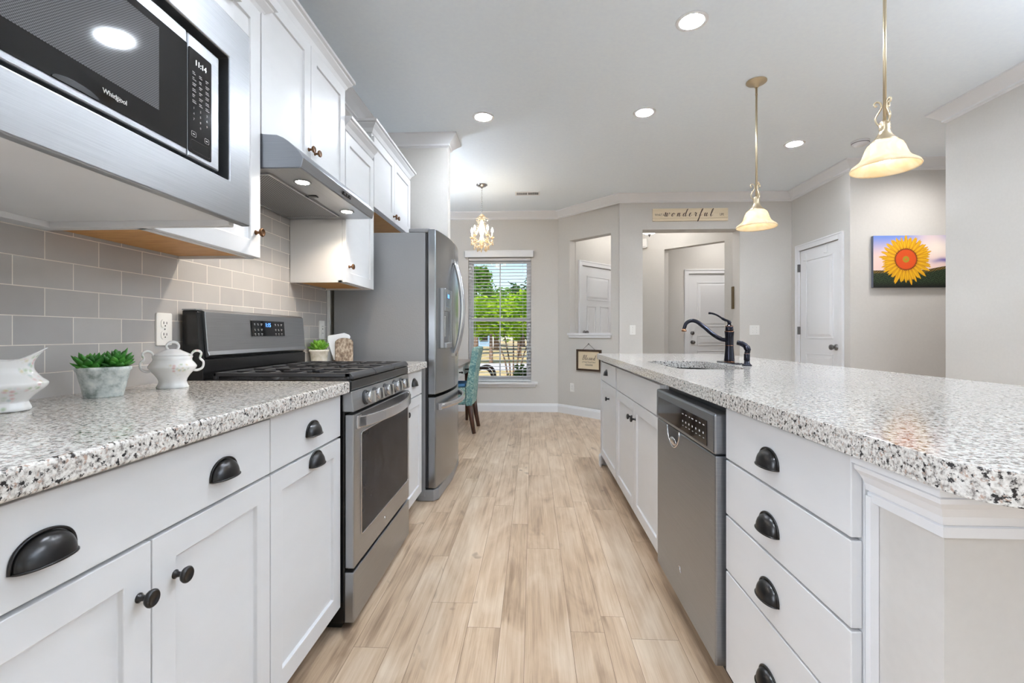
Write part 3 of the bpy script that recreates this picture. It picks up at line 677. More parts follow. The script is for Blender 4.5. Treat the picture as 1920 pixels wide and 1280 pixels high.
def carcass(parent, sx, xf, xb, y0, y1, z0, z1, toe=0.0, wood=False, lip=.012):
    """box behind the doors; xf = door front"""
    f = xf-sx*.021; mb = MB()
    if wood:
        mb.box(xb, f, y0, y1, z0+lip, z1, 0)
        mb.box(xb, f-sx*.0, y0+.001, y1-.001, z0+lip-.0015, z0+lip+.002, 1)
        mb.box(f-sx*.02, f, y0, y1, z0, z0+lip); mb.box(xb, f, y0, y0+.012, z0, z0+lip, 0); mb.box(xb, f, y1-.012, y1, z0, z0+lip, 0)
        return mb.build('cabinet_box', [CAB, CABWOOD], parent, .001)
    mb.box(xb, f, y0, y1, z0+toe, z1, 0)
    b = mb.build('cabinet_box', [CAB, TOEKICK], parent, .001)
    if toe:
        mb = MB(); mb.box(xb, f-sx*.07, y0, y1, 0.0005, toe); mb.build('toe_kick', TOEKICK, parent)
    return b
XB = -.69; XBK = XW+.01
# --- left base run
def base_cab(label, y0, y1, loc):
    r = thing('base_cabinet', label, 'cabinet', loc, 'white base cabinets on the left'); carcass(r, 1, XB, XBK, y0, y1, 0, .868, .098); return r
c = base_cab('white base cabinet nearest the camera on the left, wide drawer with two cup pulls', .433, 1.2, (-1.0, .82, 0))
cab_drawer(c, 1, XB, .436, 1.199, .713, .856, [(.629, .779), (1.014, .779)])
cab_door(c, 1, XB, .436, .8155, .097, .706, knob=(.789, .617)); cab_door(c, 1, XB, .8185, 1.199, .097, .706, knob=(.872, .616))
c = base_cab('narrow white base cabinet left of the range, cup pulls on its drawer and door', 1.201, 1.652, (-1.0, 1.43, 0))
cab_drawer(c, 1, XB, 1.203, 1.650, .713, .860, [(1.437, .783)]); cab_door(c, 1, XB, 1.203, 1.650, .097, .706, pull=(1.458, .683))
c = base_cab('narrow white base cabinet between the range and the refrigerator', 2.45, 2.885, (-1.0, 2.66, 0))
cab_drawer(c, 1, XB, 2.452, 2.883, .713, .862, [(2.69, .797)]); cab_door(c, 1, XB, 2.452, 2.883, .097, .706, knob=(2.50, .64))
def slab(name, label, x0, x1, y0, y1, z0, z1, r=.004):
    mb = MB(); mb.box(x0, x1, y0, y1, z0, z1); o = mb.build(name, GRANITE, None, .007, 3); return tag(o, label, 'countertop')
slab('countertop', 'speckled granite countertop on the left, under the planter and sugar bowl', TX+.001, -.655, .40, 1.652, .8685, .910)
slab('countertop', 'short speckled granite countertop between range and refrigerator', TX+.001, -.655, 2.447, 2.885, .8685, .910)
# --- wall cabinets
XU = -1.0; ZU = 1.357
def crown_cab(parent, path, side, z, h=.085, d=.055, mat=CAB):
    prof = [(0, z), (.006, z), (.006, z+.016), (.014, z+.022), (d*.45, z+h*.5), (d*.78, z+h*.72), (d*.8, z+h*.8), (d, z+h*.84), (d, z+h), (0, z+h)]
    mb = MB(); mb.sweep(path, prof, side); return mb.build('crown_moulding', mat, parent)
def wall_cab(label, y0, y1, z0, z1, xf=XU, loc=None):
    r = thing('wall_cabinet', label, 'cabinet', ((xf+XBK)/2, (y0+y1)/2, z0), 'white wall cabinets'); return r
# over the microwave
c = wall_cab('white wall cabinet that houses the microwave, two doors above it', .42, 1.18, ZU, 2.6, -.755)
mb = MB(); f = -.776
mb.box(XBK, f, .42, 1.18, 1.895, 2.58); mb.box(XBK, f, .42, .44, ZU, 1.895); mb.box(XBK, f, 1.16, 1.18, ZU, 1.895); mb.box(XBK, f, .44, 1.16, 1.372, 1.388); mb.box(XBK, XBK+.012, .44, 1.16, 1.388, 1.895); mb.box(XBK, XBK+.05, .44, 1.16, ZU, 1.372)
mb.build('cabinet_box', CAB, c, .001)
cab_door(c, 1, -.755, .424, .798, 1.945, 2.54, knob=(.77, 1.99), kmesh=KNOBB); cab_door(c, 1, -.755, .802, 1.184, 1.945, 2.54, knob=(.83, 1.99), kmesh=KNOBB)
# narrow one left of the hood
c = wall_cab('narrow white wall cabinet between microwave and range hood', 1.182, 1.677, ZU, 2.26)
carcass(c, 1, XU, XBK, 1.182, 1.677, ZU, 2.27, wood=True); cab_door(c, 1, XU, 1.186, 1.674, ZU+.002, 2.262, knob=(1.645, 1.447), kmesh=KNOBB)
crown_cab(c, [(XBK, 1.679), (XU-.02, 1.679), (XU-.02, 1.182)], 1, 2.24, .075)
# over the hood
c = wall_cab('taller white wall cabinet above the range hood with two doors', 1.68, 2.455, 1.80, 2.4)
carcass(c, 1, XU, XBK, 1.68, 2.455, 1.822, 2.40); cab_door(c, 1, XU, 1.683, 2.066, 1.822, 2.385, knob=(2.045, 1.905), kmesh=KNOBB); cab_door(c, 1, XU, 2.069, 2.452, 1.822, 2.385, knob=(2.103, 1.908), kmesh=KNOBB)
crown_cab(c, [(XBK, 2.457), (XU-.02, 2.457), (XU-.02, 1.678), (XBK, 1.678)], 1, 2.365, .09)
# right of the hood
c = wall_cab('low white wall cabinet right of the range hood, tile showing below', 2.46, 2.905, ZU, 2.2)
carcass(c, 1, XU, XBK, 2.459, 2.905, ZU, 2.2, wood=True); cab_door(c, 1, XU, 2.463, 2.902, ZU+.002, 2.17, knob=(2.505, 1.447), kmesh=KNOBB)
crown_cab(c, [(XU-.02, 2.905), (XU-.02, 2.459)], 1, 2.165, .085)
# over the refrigerator
c = wall_cab('white wall cabinet above the refrigerator with two doors', 2.91, 3.79, 1.885, 2.36)
carcass(c, 1, XU, XBK, 2.908, 3.79, 1.885, 2.36, wood=True); cab_door(c, 1, XU, 2.912, 3.347, 1.887, 2.335, knob=(3.318, 1.925), kmesh=KNOBB); cab_door(c, 1, XU, 3.351, 3.786, 1.887, 2.335, knob=(3.38, 1.925), kmesh=KNOBB)
crown_cab(c, [(XBK, 3.79), (XU-.02, 3.79), (XU-.02, 2.908), (XBK, 2.908)], 1, 2.33, .09)

# ------------------------------------------------------------------ microwave
r = thing('microwave', 'stainless built-in microwave with black glass door, trim kit around it', 'microwave', (-.95, .80, 1.39))
mwx = -.752
mb = MB(); mb.box(-1.28, -.79, .50, 1.10, 1.40, 1.85); mb.build('body', DARKGREY, r)
# trim kit ring (Y .385..1.21, Z 1.368..1.878), opening Y .467..1.127, Z 1.44..1.81
mb = MB(); Y0, Y1, Z0, Z1 = .385, 1.212, 1.366, 1.872; a, b, cc, d = .452, 1.128, 1.462, 1.767
xo = mwx; xi = -.775
ring = [(Y0, Z0), (Y1, Z0), (Y1, Z1), (Y0, Z1)]; inn = [(a, cc), (b, cc), (b, d), (a, d)]
vs = [(xo, *p) for p in ring]+[(xo, *p) for p in inn]+[(xi, *p) for p in ring]+[(-.81, *p) for p in inn]
fs = []
for k in range(4):
    j = (k+1) % 4; fs += [[k, j, 4+j, 4+k], [k, 8+k, 8+j, j], [4+k, 4+j, 12+j, 12+k]]
fs += [[8+k, 8+(k+1) % 4, 12+(k+1) % 4, 12+k] for k in range(4)]
mb.add(vs, fs); mb.build('trim_frame', STEELY, r, .003)
mb = MB(); mb.box(-.81, -.795, a, b, cc, d); mb.build('gap_surround', BLACK, r)
DY0, DY1, DZ0, DZ1 = .462, 1.104, 1.474, 1.750; split = .998
def grounded(mb, y0, y1, z0, z1, x0, x1, rr): mb.prism([(p[0], p[1]) for p in rrect(y0, y1, z0, z1, rr)], 'x', x0, x1)
fx = -.762
mb = MB(); mb.box(-.796, fx, DY0, split-.0015, DZ0, DZ1); dr = mb.build('door', STEELY, r, .003)
mb = MB(); mb.box(fx, fx+.0015, DY0+.02, split-.002, 1.488, 1.722); gl = mb.build('door_glass', BLACKGLASS, dr)
mb = MB(); mb.box(fx+.0015, fx+.002, DY0+.05, .918, 1.536, 1.705); mb.build('viewing_screen', MWSCREEN, gl)
mb = MB(); text_into(mb, 'Whirlpool', .0125, frameM((fx+.0018, .818, 1.512), (0, 1, 0), (1, 0, 0)), sx=.95); mb.tube([(fx+.002, .824+.008*cos(t*.25), 1.511+.0045*sin(t*.25)) for t in range(3, 22)], .0004, 5); mb.build('door_logo', GREYTXT, gl)
mb = MB(); mb.prism([(.745+.04*cos(t), 1.4885+.012*sin(t)) for t in np.linspace(0, pi, 14)], 'x', fx+.0014, fx+.003); mb.build('finger_notch', BLACK, gl)
mb = MB(); mb.box(-.796, fx, split+.0015, DY1, DZ0, DZ1); pn_ = mb.build('control_side', STEELY, r, .004)
mb = MB(); mb.prism(rrect(split+.003, 1.074, 1.486, 1.720, .004), 'x', fx, fx+.0015); cp = mb.build('control_panel', BLACKGLASS, pn_)
mb = MB(); text_into(mb, '11:14', .017, frameM((fx+.0018, 1.038, 1.693), (0, 1, 0), (1, 0, 0))); mb.build('clock_digits', WHITELED, cp)
mb = MB(); rr = random.Random(3)
for row in range(6):
    for colm in range(3):
        y = 1.012+colm*.021; z = 1.668-row*.0128
        for q in range(2):
            w_ = .006+.008*rr.random(); mb.box(fx+.0015, fx+.0019, y, y+w_*.9, z-q*.004, z-q*.004+.0017)
mb.build('cook_labels', DIMTXT, cp)
mb = MB(); kk = ['1', '2', '3', '4', '5', '6', '7', '8', '9', '0']
for q, ch in enumerate(kk):
    row, colm = divmod(q, 3); colm = 1 if ch == '0' else colm
    text_into(mb, ch, .007, frameM((fx+.0018, 1.016+colm*.021, 1.588-row*.0125), (0, 1, 0), (1, 0, 0)))
mb.build('number_keys', DIMTXT, cp)
for yy in (1.016, 1.058):
    mb = MB(); mb.tube([(fx+.0018, p[0], p[1]) for p in rrect(yy-.007, yy+.007, 1.524, 1.535, .002, 3)], .0004, 4, closed=True); mb.box(fx+.0015, fx+.0018, yy-.003, yy+.003, 1.5285, 1.5305); mb.build('key_outline', GREYTXT, cp)
mb = MB(); mb.tube([(fx+.0018, p[0], p[1]) for p in rrect(1.008, 1.068, 1.492, 1.516, .004, 3)], .0004, 4, closed=True); mb.build('start_pad', DARKGREY, cp)

# ------------------------------------------------------------------ range hood
r = thing('range_hood', 'stainless under-cabinet range hood with two lit lamps over the range', 'range hood', (-1.08, 2.067, 1.695))
hy0, hy1 = 1.682, 2.453
prof = [(XBK, 1.695), (XBK, 1.82), (-.998, 1.82), (-.943, 1.816), (-.92, 1.806), (-.899, 1.792), (-.862, 1.758), (-.842, 1.73), (-.852, 1.695)]
mb = MB(); outer = prof
mb.add([(p[0], hy0, p[1]) for p in prof]+[(p[0], hy1, p[1]) for p in prof], [list(range(9))[::-1], list(range(9, 18))]+[[i, i+1, 10+i, 9+i] for i in range(8)])
mb.box(XBK, -.853, hy0+.001, hy1-.001, 1.696, 1.702)
mb.build('hood_shell', STEEL, r, .002)
mb = MB(); mb.prism([(XBK+.01, 1.6985), (-.855, 1.6985), (-.858, 1.6925), (XBK+.01, 1.6925)], 'y', hy0+.004, hy1-.004); und = mb.build('underside_pan', STEELY, r)
mb = MB(); mb.box(-1.27, -1.0, 1.73, 2.36, 1.686, 1.692); mb.build('grease_filter', FILTER, r)
mb = MB(); mb.box(-1.275, -.995, 1.725, 1.733, 1.684, 1.692); mb.box(-1.275, -.995, 2.357, 2.365, 1.684, 1.692); mb.box(-1.003, -.995, 1.733, 2.357, 1.684, 1.692); mb.box(-1.275, -1.267, 1.733, 2.357, 1.684, 1.692); mb.build('filter_frame', STEELB, r)
for yy in (1.84, 2.29):
    mb = MB(); mb.lathe([(.034, 0), (.034, -.003), (.026, -.003), (.0255, -.001)], (-.925, yy, 1.692), n=24); lr = mb.build('lamp_ring', STEELB, r)
    mb = MB(); mb.lathe([(.0001, -.0035), (.025, -.0035), (.025, -.001)], (-.925, yy, 1.692), n=20); mb.build('lamp_lens', HOODBULB, lr)
    lamp('hood_spot', 'SPOT', (-.925, yy, 1.684), 9, (1, .84, .66), (0, 0, 0), spot_size=radians(140), spot_blend=.6, shadow_soft_size=.025)
mb = MB(); mb.box(-.99, -.955, 2.02, 2.045, 1.689, 1.692); mb.build('filter_latch', BLACK, r)
mb = MB(); mb.M = Matrix.Translation((-.8445, 2.09, 1.712)) @ Matrix.Rotation(radians(16), 4, 'Y'); mb.box(-.001, .002, -.045, .045, -.007, .007); sw = mb.build('switch_panel', BLACK, r)
for q in range(3):
    mb = MB(); mb.M = Matrix.Translation((-.8430, 2.06+q*.03, 1.712)) @ Matrix.Rotation(radians(16), 4, 'Y'); mb.box(0, .003, -.009, .009, -.005, .005); mb.build('button', DARKGREY, sw, .001)
# ------------------------------------------------------------------ gas range
r = thing('gas_range', 'stainless and black freestanding gas range with five knobs', 'range', (-.97, 2.05, 0))
RY0, RY1 = 1.664, 2.432
mb = MB(); mb.box(XBK+.015, -.682, RY0, RY1, .03, .872); mb.box(XBK+.05, -.70, RY0+.02, RY1-.02, .0005, .03); mb.build('body', BLACK, r, .003)
mb = MB()   # cooktop tray with raised rim
mb.box(XBK+.10, -.655, RY0-.004, RY1+.004, .872, .912); mb.build('cooktop', BLACK, r, .006, 3)
for (bx, by, br) in ((-.80, 1.83, .046), (-.80, 2.265, .042), (-1.05, 1.83, .036), (-1.05, 2.265, .038), (-.925, 2.048, .05)):
    mb = MB(); mb.lathe([(br+.012, .912), (br+.012, .917), (br, .922), (br, .928), (br*.86, .932), (.0001, .932)], (bx, by, 0), n=24); mb.build('burner', BLACKMATTE, r)
gy = [RY0+.006, RY0+.256, RY0+.512, RY1-.006]
for g in range(3):
    y0, y1 = gy[g]+.002, gy[g+1]-.002; x0, x1 = -1.178, -.664; zt = .937; t = .013; mb = MB()
    for (a, b, cc, d) in ((x0, x0+t, y0, y1), (x1-t-.008, x1, y0, y1), (x0, x1, y0, y0+t), (x0, x1, y1-t, y1)): mb.box(a, b, cc, d, .922, zt)
    for q in range(1, 5):
        xx = x0+(x1-x0)*q/5; mb.box(xx-.005, xx+.005, y0+t, y0+(y1-y0)*.36, .926, zt); mb.box(xx-.005, xx+.005, y1-(y1-y0)*.36, y1-t, .926, zt)
    ym = (y0+y1)/2; mb.box(x0+t, x0+.17, ym-.005, ym+.005, .926, zt); mb.box(x1-.17, x1-t, ym-.005, ym+.005, .926, zt); mb.box(x0+.20, x1-.20, ym-.005, ym+.005, .926, zt)
    for (a, b) in ((x0, y0), (x1-t, y0), (x0, y1-t), (x1-t, y1-t)): mb.box(a, a+t, b, b+t, .912, .926)
    # sloping front skirt of the casting
    mb.prism([(x1, zt), (x1+.012, .924), (x1+.012, .914), (x1-.002, .914), (x1-.002, .922)], 'y', y0, y1)
    mb.build('grate', BLACKMATTE, r, .003)
# control panel, slightly raked
mb = MB(); mb.prism([(-.69, .797), (-.646, .797), (-.654, .871), (-.69, .871)], 'y', RY0-.001, RY1+.001); cp = mb.build('control_panel', STEELY, r, .003)
for y in (1.792, 1.895, 2.03, 2.17, 2.285):
    mb = MB(); mb.M = Matrix.Translation((-.650, y, .834)) @ Matrix.Rotation(radians(-6), 4, 'Y')
    mb.lathe([(.029, 0), (.029, .004), (.026, .006)], axis='x', n=28, mat=1); mb.lathe([(.024, .005), (.0235, .024), (.022, .027), (.0001, .027)], axis='x', n=28); mb.box(.026, .041, -.008, .008, -.0225, .0225)
    mb.build('knob', [STEELB, BLACKMATTE], cp, .0015)
# oven door
mb = MB(); mb.box(-.682, -.648, RY0+.004, RY1-.004, .226, .786); od = mb.build('oven_door', STEELY, r, .004)
mb = MB(); mb.box(-.688, -.6825, RY0+.002, RY1-.002, .20, .79); mb.build('door_gasket', BLACK, r)
mb = MB(); mb.prism(rrect(1.742, 2.392, .325, .705, .008), 'x', -.648, -.6465); ow = mb.build('door_window', OVENGLASS, od)
mb = MB(); mb.tube([(-.6465, p[0], p[1]) for p in rrect(1.738, 2.396, .321, .709, .01)], .0028, 6, closed=True); mb.build('window_bead', STEELB, od)
# bowed towel-bar handle: flat band standing off the door
hb = []; N = 24
for i in range(N+1):
    t = i/N; y = 1.70+t*.70; bow = sin(pi*t)**.6*.056; hb.append((y, -.640+bow))
mb = MB(); vs = []; fs = []
for (y, x) in hb:
    for (dx, z) in ((0, .733), (0, .774), (-.010, .776), (-.010, .731)): vs.append((x+dx, y, z))
for i in range(N):
    for k in range(4): fs.append([i*4+k, i*4+(k+1) % 4, i*4+4+(k+1) % 4, i*4+4+k])
fs += [[0, 1, 2, 3], [N*4+3, N*4+2, N*4+1, N*4]]
mb.add(vs, fs, 0, False); mb.box(-.65, -.638, 1.685, 1.722, .73, .78); mb.box(-.65, -.638, 2.378, 2.415, .73, .78)
mb.build('oven_handle', STEELB, od, .003)
mb = MB(); mb.tube([(-.6475, 2.02+.028*t, .268+.010*sin(t*5)) for t in np.linspace(0, 1, 16)], .0012, 5); mb.tube([(-.6475, 2.03+.012*cos(t), .27+.008*sin(t)) for t in np.linspace(0, 5, 16)], .001, 5); mb.build('script_emblem', STEELB, od)
mb = MB(); mb.box(-.684, -.648, RY0+.004, RY1-.004, .028, .212); mb.build('storage_drawer', STEELY, r, .004)
# backguard
mb = MB(); mb.prism([(XBK+.012, .905), (-1.212, .905), (-1.212, .985), (-1.222, .985), (-1.235, 1.165), (XBK+.012, 1.168)], 'y', RY0+.003, RY1+.010); bg_ = mb.build('backguard', BLACK, r, .004)
mb = MB(); mb.prism([(-1.221, .988), (-1.205, 1.0), (-1.212, 1.015), (-1.224, 1.164), (-1.245, 1.174), (-1.25, 1.168), (-1.236, 1.160), (-1.222, .995)], 'y', RY0+.028, RY1+.008); fp = mb.build('backguard_front', STEELY, bg_, .002)
mb = MB(); mb.box(XBK+.012, -1.24, RY0+.003, RY1+.010, 1.168, 1.173); mb.build('top_cap', STEEL, bg_)
mb = MB(); mb.M = Matrix.Translation((-1.2165, 2.105, 1.105)) @ Matrix.Rotation(radians(-4.6), 4, 'Y'); mb.box(-.002, .0015, -.132, .132, -.035, .034); dp = mb.build('display_panel', BLACKGLASS, fp)
mb = MB(); mb.M = Matrix.Translation((-1.2165, 2.105, 1.105)) @ Matrix.Rotation(radians(-4.6), 4, 'Y'); rr = random.Random(4)
for side in ((-.11, -.085, -.06), (.055, .08, .105)):
    mb = MB(); mb.M = Matrix.Translation((-1.2165, 2.105, 1.105)) @ Matrix.Rotation(radians(-4.6), 4, 'Y')
    for (y, z) in [(yy, zz) for yy in side for zz in (.02, -.004, -.024)]:
        mb.box(.0015, .0019, y-.007, y+.007*rr.random(), z-.0012, z+.0012); mb.box(.0015, .0019, y-.005, y+.003, z-.006, z-.0042)
    mb.build('key_labels', DIMTXT, dp)
mb = MB(); M_ = Matrix.Translation((-1.2145, 2.105-.01, 1.120)) @ Matrix.Rotation(radians(-4.6), 4, 'Y') @ frameM((0, 0, 0), (0, 1, 0), (1, 0, 0)); text_into(mb, '1:15', .026, M_); mb.build('clock_digits', BLUELED, dp)

# ------------------------------------------------------------------ refrigerator
r = thing('refrigerator', 'stainless French-door refrigerator with ice and water dispenser and bottom freezer', 'refrigerator', (-.95, 3.43, 0))
FY0, FY1 = 2.975, 3.885; fm = (FY0+FY1)/2
mb = MB(); mb.box(-1.288, -.69, FY0, FY1, .03, 1.735); mb.box(-1.25, -.72, FY0+.02, FY1-.02, .0005, .03); mb.build('cabinet_body', FRIDGESIDE, r, .004)
def bowx(y): return -.622+.046*(1-((y-fm)/(.455))**2)
def bowed(y0, y1, z0, z1, name, parent, mat, n=14):
    pts = [(bowx(y0+(y1-y0)*i/n), y0+(y1-y0)*i/n) for i in range(n+1)]
    mb = MB(); mb.prism([(-.672, y0)]+pts+[(-.672, y1)], 'z', z0, z1); return mb.build(name, mat, parent, .006, 3)
d1 = bowed(FY0, fm-.002, .69, 1.755, 'fridge_door', r, FRIDGEDOOR); d2 = bowed(fm+.002, FY1, .69, 1.755, 'fridge_door', r, FRIDGEDOOR)
d3 = bowed(FY0, FY1, .085, .672, 'freezer_drawer', r, FRIDGEDOOR, 24)
mb = MB(); mb.box(-.69, -.676, FY0+.01, FY1-.01, .09, 1.73); mb.build('door_gasket', DARKGREY, r)
mb = MB(); mb.prism([(-.74, FY0+.004), (-.635, FY0+.004), (-.61, FY0+.05), (-.59, fm), (-.61, FY1-.05), (-.635, FY1-.004), (-.74, FY1-.004)], 'z', .002, .075); mb.build('base_grille', FRIDGESIDE, r, .004)
for (a, b) in ((FY0+.01, FY0+.15), (FY1-.15, FY1-.01)):
    mb = MB(); mb.box(-.80, -.66, a, b, 1.736, 1.763); mb.build('hinge_cover', FRIDGESIDE, r, .008)
for (dd, y, s) in ((d1, fm-.045, -1), (d2, fm+.045, 1)):
    pts = []; N = 20
    for i in range(N+1):
        t = i/N; z = .93+.68*t; pts.append((bowx(y)+.004+.058*sin(pi*t)**.8, y+s*(-.012)*sin(pi*t), z))
    mb = MB(); mb.tube(pts, [.011+.004*sin(pi*i/N) for i in range(N+1)], 12, sy=1.0); mb.box(bowx(y)-.004, bowx(y)+.014, y-.014, y+.014, .915, .945); mb.box(bowx(y)-.004, bowx(y)+.014, y-.014, y+.014, 1.595, 1.625)
    mb.build('door_handle', STEELB, dd, .003)
pts = []; N = 26
for i in range(N+1):
    t = i/N; y = FY0+.07+t*.77; pts.append((bowx(y)+.004+.05*sin(pi*t)**.6, y, .605+.0*t))
mb = MB(); mb.tube(pts, .016, 12, sy=1.25); mb.box(bowx(FY0+.07)-.006, bowx(FY0+.07)+.016, FY0+.05, FY0+.09, .583, .627); mb.box(bowx(FY1-.07)-.006, bowx(FY1-.07)+.016, FY1-.09, FY1-.05, .583, .627); mb.build('drawer_handle', STEELB, d3, .003)
# dispenser
ya, yb = FY0+.085, FY0+.335; xo = bowx(ya)+.022
mb = MB(); ringbox_pts = [(ya, 1.0), (yb, 1.0), (yb, 1.385), (ya, 1.385)]
def rp(x0, x1, y0, y1, z0, z1): mb.box(x0, x1, y0, y1, z0, z1)
bx_ = bowx(yb)-.03
rp(bx_, xo, ya, ya+.022, .985, 1.385); rp(bx_, xo+.012, yb-.022, yb, .985, 1.385); rp(bx_, xo+.008, ya+.022, yb-.022, 1.235, 1.385); rp(bx_, xo+.016, ya+.022, yb-.022, .985, 1.02)
dsp = mb.build('dispenser_frame', STEELY, d1, .004)
mb = MB(); mb.box(bx_, bowx(ya)+.006, ya+.022, yb-.022, 1.02, 1.235); mb.build('dispenser_recess', DARKGREY, dsp)
mb = MB(); mb.box(bowx(ya)+.006, bowx(ya)+.016, ya+.085, ya+.165, 1.06, 1.2); mb.build('paddle', STEELB, dsp, .004)
mb = MB(); mb.box(xo+.008, xo+.010, ya+.04, yb-.04, 1.26, 1.365); sc_ = mb.build('dispenser_screen', simple('screen_grey', lin(110, 115, 122), .15), dsp)
mb = MB(); mb.box(xo+.010, xo+.0105, ya+.09, ya+.15, 1.325, 1.35); mb.build('blue_readout', BLUELED, sc_)

# ------------------------------------------------------------------ things on the left counters
CT = .910
# creamer
pr = thing('cream_pitcher', 'white floral porcelain cream pitcher at the left picture edge', 'pitcher', (-1.150, .975, CT))
Z = [(.044, 0), (.047, .006), (.043, .016), (.042, .022), (.058, .036), (.078, .05), (.084, .058), (.082, .064), (.066, .074), (.052, .084), (.046, .094), (.046, .102), (.05, .112), (.054, .118)]
def pit(a, h):
    m = 1.0
    if h < .02: m *= 1+.03*cos(8*a)
    return m
mb = MB(); n = 40; vs = []; fs = []
prof = [(p.x, p.y) for p in crv([(q[0], q[1], 0) for q in Z], 3)]
for j, (rad, h) in enumerate(prof):
    for i in range(n):
        a = 2*pi*i/n; s = max(0, h-.07)/.05
        lip = max(0, cos(a))**3; back = max(0, -cos(a))**4
        rr_ = .76*rad*pit(a, h) + s*s*lip*.024
        hz = h + s*lip*.022 + s*back*.006 - (.006*s*(sin(a)**2)) + (.003*(1+cos(8*a))/2 if j == 0 else 0)
        vs.append((rr_*cos(a), rr_*sin(a)*.92, hz))
N_ = len(prof)
for k, (rad, h) in enumerate(reversed(prof)):
    for i in range(n):
        x_, y_, z_ = vs[(N_-1-k)*n+i]; vs.append((x_*.93, y_*.93, z_ if k == 0 else max(z_, .008)))
for j in range(2*N_-1):
    for i in range(n): fs.append([j*n+i, j*n+(i+1) % n, (j+1)*n+(i+1) % n, (j+1)*n+i])
fs.append([i for i in range(n)][::-1]); fs.append([(2*N_-1)*n+i for i in range(n)])
mb.M = Matrix.Translation((-1.150, .975, CT)); mb.add(vs, fs, 0, True); mb.build('body', PORCELAIN, pr)
mb = MB(); mb.M = Matrix.Translation((-1.150, .975, CT)); mb.tube(crv([(-.038, 0, .116), (-.058, 0, .126), (-.07, 0, .112), (-.066, 0, .09), (-.075, 0, .075), (-.06, 0, .06)], 6), .0045, 8); mb.build('handle', PORCELAIN, pr)
spin(pr, radians(47))
# sugar bowl
sx_, sy_ = -1.135, 1.425
sb = thing('sugar_bowl', 'white floral porcelain sugar bowl with lid and two handles', 'sugar bowl', (sx_, sy_, CT))
mb = MB(); mb.M = Matrix.Translation((sx_, sy_, CT)) @ Matrix.Diagonal((.8, .8, 1, 1))
mb.lathe([(.050, 0), (.052, .004), (.047, .012), (.045, .02), (.048, .03), (.057, .042), (.070, .055), (.078, .064), (.079, .069), (.073, .077), (.065, .085), (.063, .091), (.066, .1), (.064, .101), (.05, .1), (.0001, .099)], n=40, sy=.86, rmod=lambda a, h: 1+(.035*cos(8*a) if h < .013 else .012*cos(8*a)))
mb.build('body', PORCELAIN, sb)
mb = MB(); mb.M = Matrix.Translation((sx_, sy_, CT)) @ Matrix.Diagonal((.8, .8, 1, 1)); mb.lathe([(.06, .101), (.058, .106), (.045, .112), (.03, .118), (.02, .122), (.0001, .123)], n=40, sy=.86, rmod=lambda a, h: 1+.02*cos(8*a)); ld = mb.build('lid', PORCELAIN, sb)
mb = MB(); mb.M = Matrix.Translation((sx_, sy_, CT)) @ Matrix.Diagonal((.8, .8, 1, 1)); mb.tube(crv([(-.014, 0, .12), (-.02, 0, .132), (-.012, 0, .142), (0, 0, .145), (.012, 0, .142), (.02, 0, .132), (.014, 0, .12)], 5), .0042, 8); mb.build('finial', PORCELAIN, ld)
for s in (-1, 1):
    mb = MB(); mb.M = Matrix.Translation((sx_, sy_, CT)) @ Matrix.Diagonal((.8, .8, 1, 1)); mb.tube(crv([(s*.055, 0, .092), (s*.066, 0, .112), (s*.082, 0, .116), (s*.094, 0, .108), (s*.09, 0, .092), (s*.101, 0, .08), (s*.098, 0, .062), (s*.082, 0, .054), (s*.066, 0, .055)], 6), .004, 8); mb.build('handle', PORCELAIN, sb)
spin(sb, radians(38))
def rosette(mb, c, R, layers, rnd, tilt0=8):
    for li, (cnt, ln, up) in enumerate(layers):
        for k in range(cnt):
            a = 2*pi*(k+.5*(li % 2))/cnt+rnd.uniform(-.12, .12); el = radians(up+rnd.uniform(-6, 6)); L = ln*rnd.uniform(.9, 1.1)
            d = Vector((cos(a)*cos(el), sin(a)*cos(el), sin(el))); sd = Vector((-sin(a), cos(a), 0)); nn = d.cross(sd)
            vs = []; fs = []; m_ = 6
            for i, (t, w_) in enumerate(((0, .35), (.3, .8), (.6, 1.0), (.82, .7), (.95, .25), (1, .02))):
                p = Vector(c)+d*(L*t)+Vector((0, 0, 1))*L*.18*t*t; w2 = w_*L*.25
                for q in range(m_): an = 2*pi*q/m_; vs.append(p+sd*cos(an)*w2+nn*sin(an)*w2*.45)
            for i in range(5):
                for q in range(m_): fs.append([i*m_+q, i*m_+(q+1) % m_, (i+1)*m_+(q+1) % m_, (i+1)*m_+q])
            fs.append([5*m_+q for q in range(m_)])
            mb.add(vs, fs, 0, True)
# oval planter
px, py = -1.158, 1.212
pl = thing('planter', 'oval whitewashed planter holding two dark green succulents', 'potted plant', (px, py, CT))
mb = MB(); mb.M = Matrix.Translation((px, py, CT))
mb.lathe([(.040, 0), (.0415, .003), (.056, .070), (.0595, .073), (.0595, .081), (.057, .082), (.054, .078), (.052, .066), (.0001, .066)], n=40, sy=.68); mb.build('pot', POTGREY, pl)
rn = random.Random(2)
for (cx, L, z) in ((-.026, .042, .072), (.025, .042, .080)):
    mb = MB(); mb.M = Matrix.Translation((px, py, CT)); rosette(mb, (cx, 0, z), .05, [(10, L*1.05, 14), (9, L*1.12, 34), (8, L*1.1, 54), (6, L*.95, 74)], rn); mb.build('succulent', SUCC, pl)
spin(pl, radians(44))
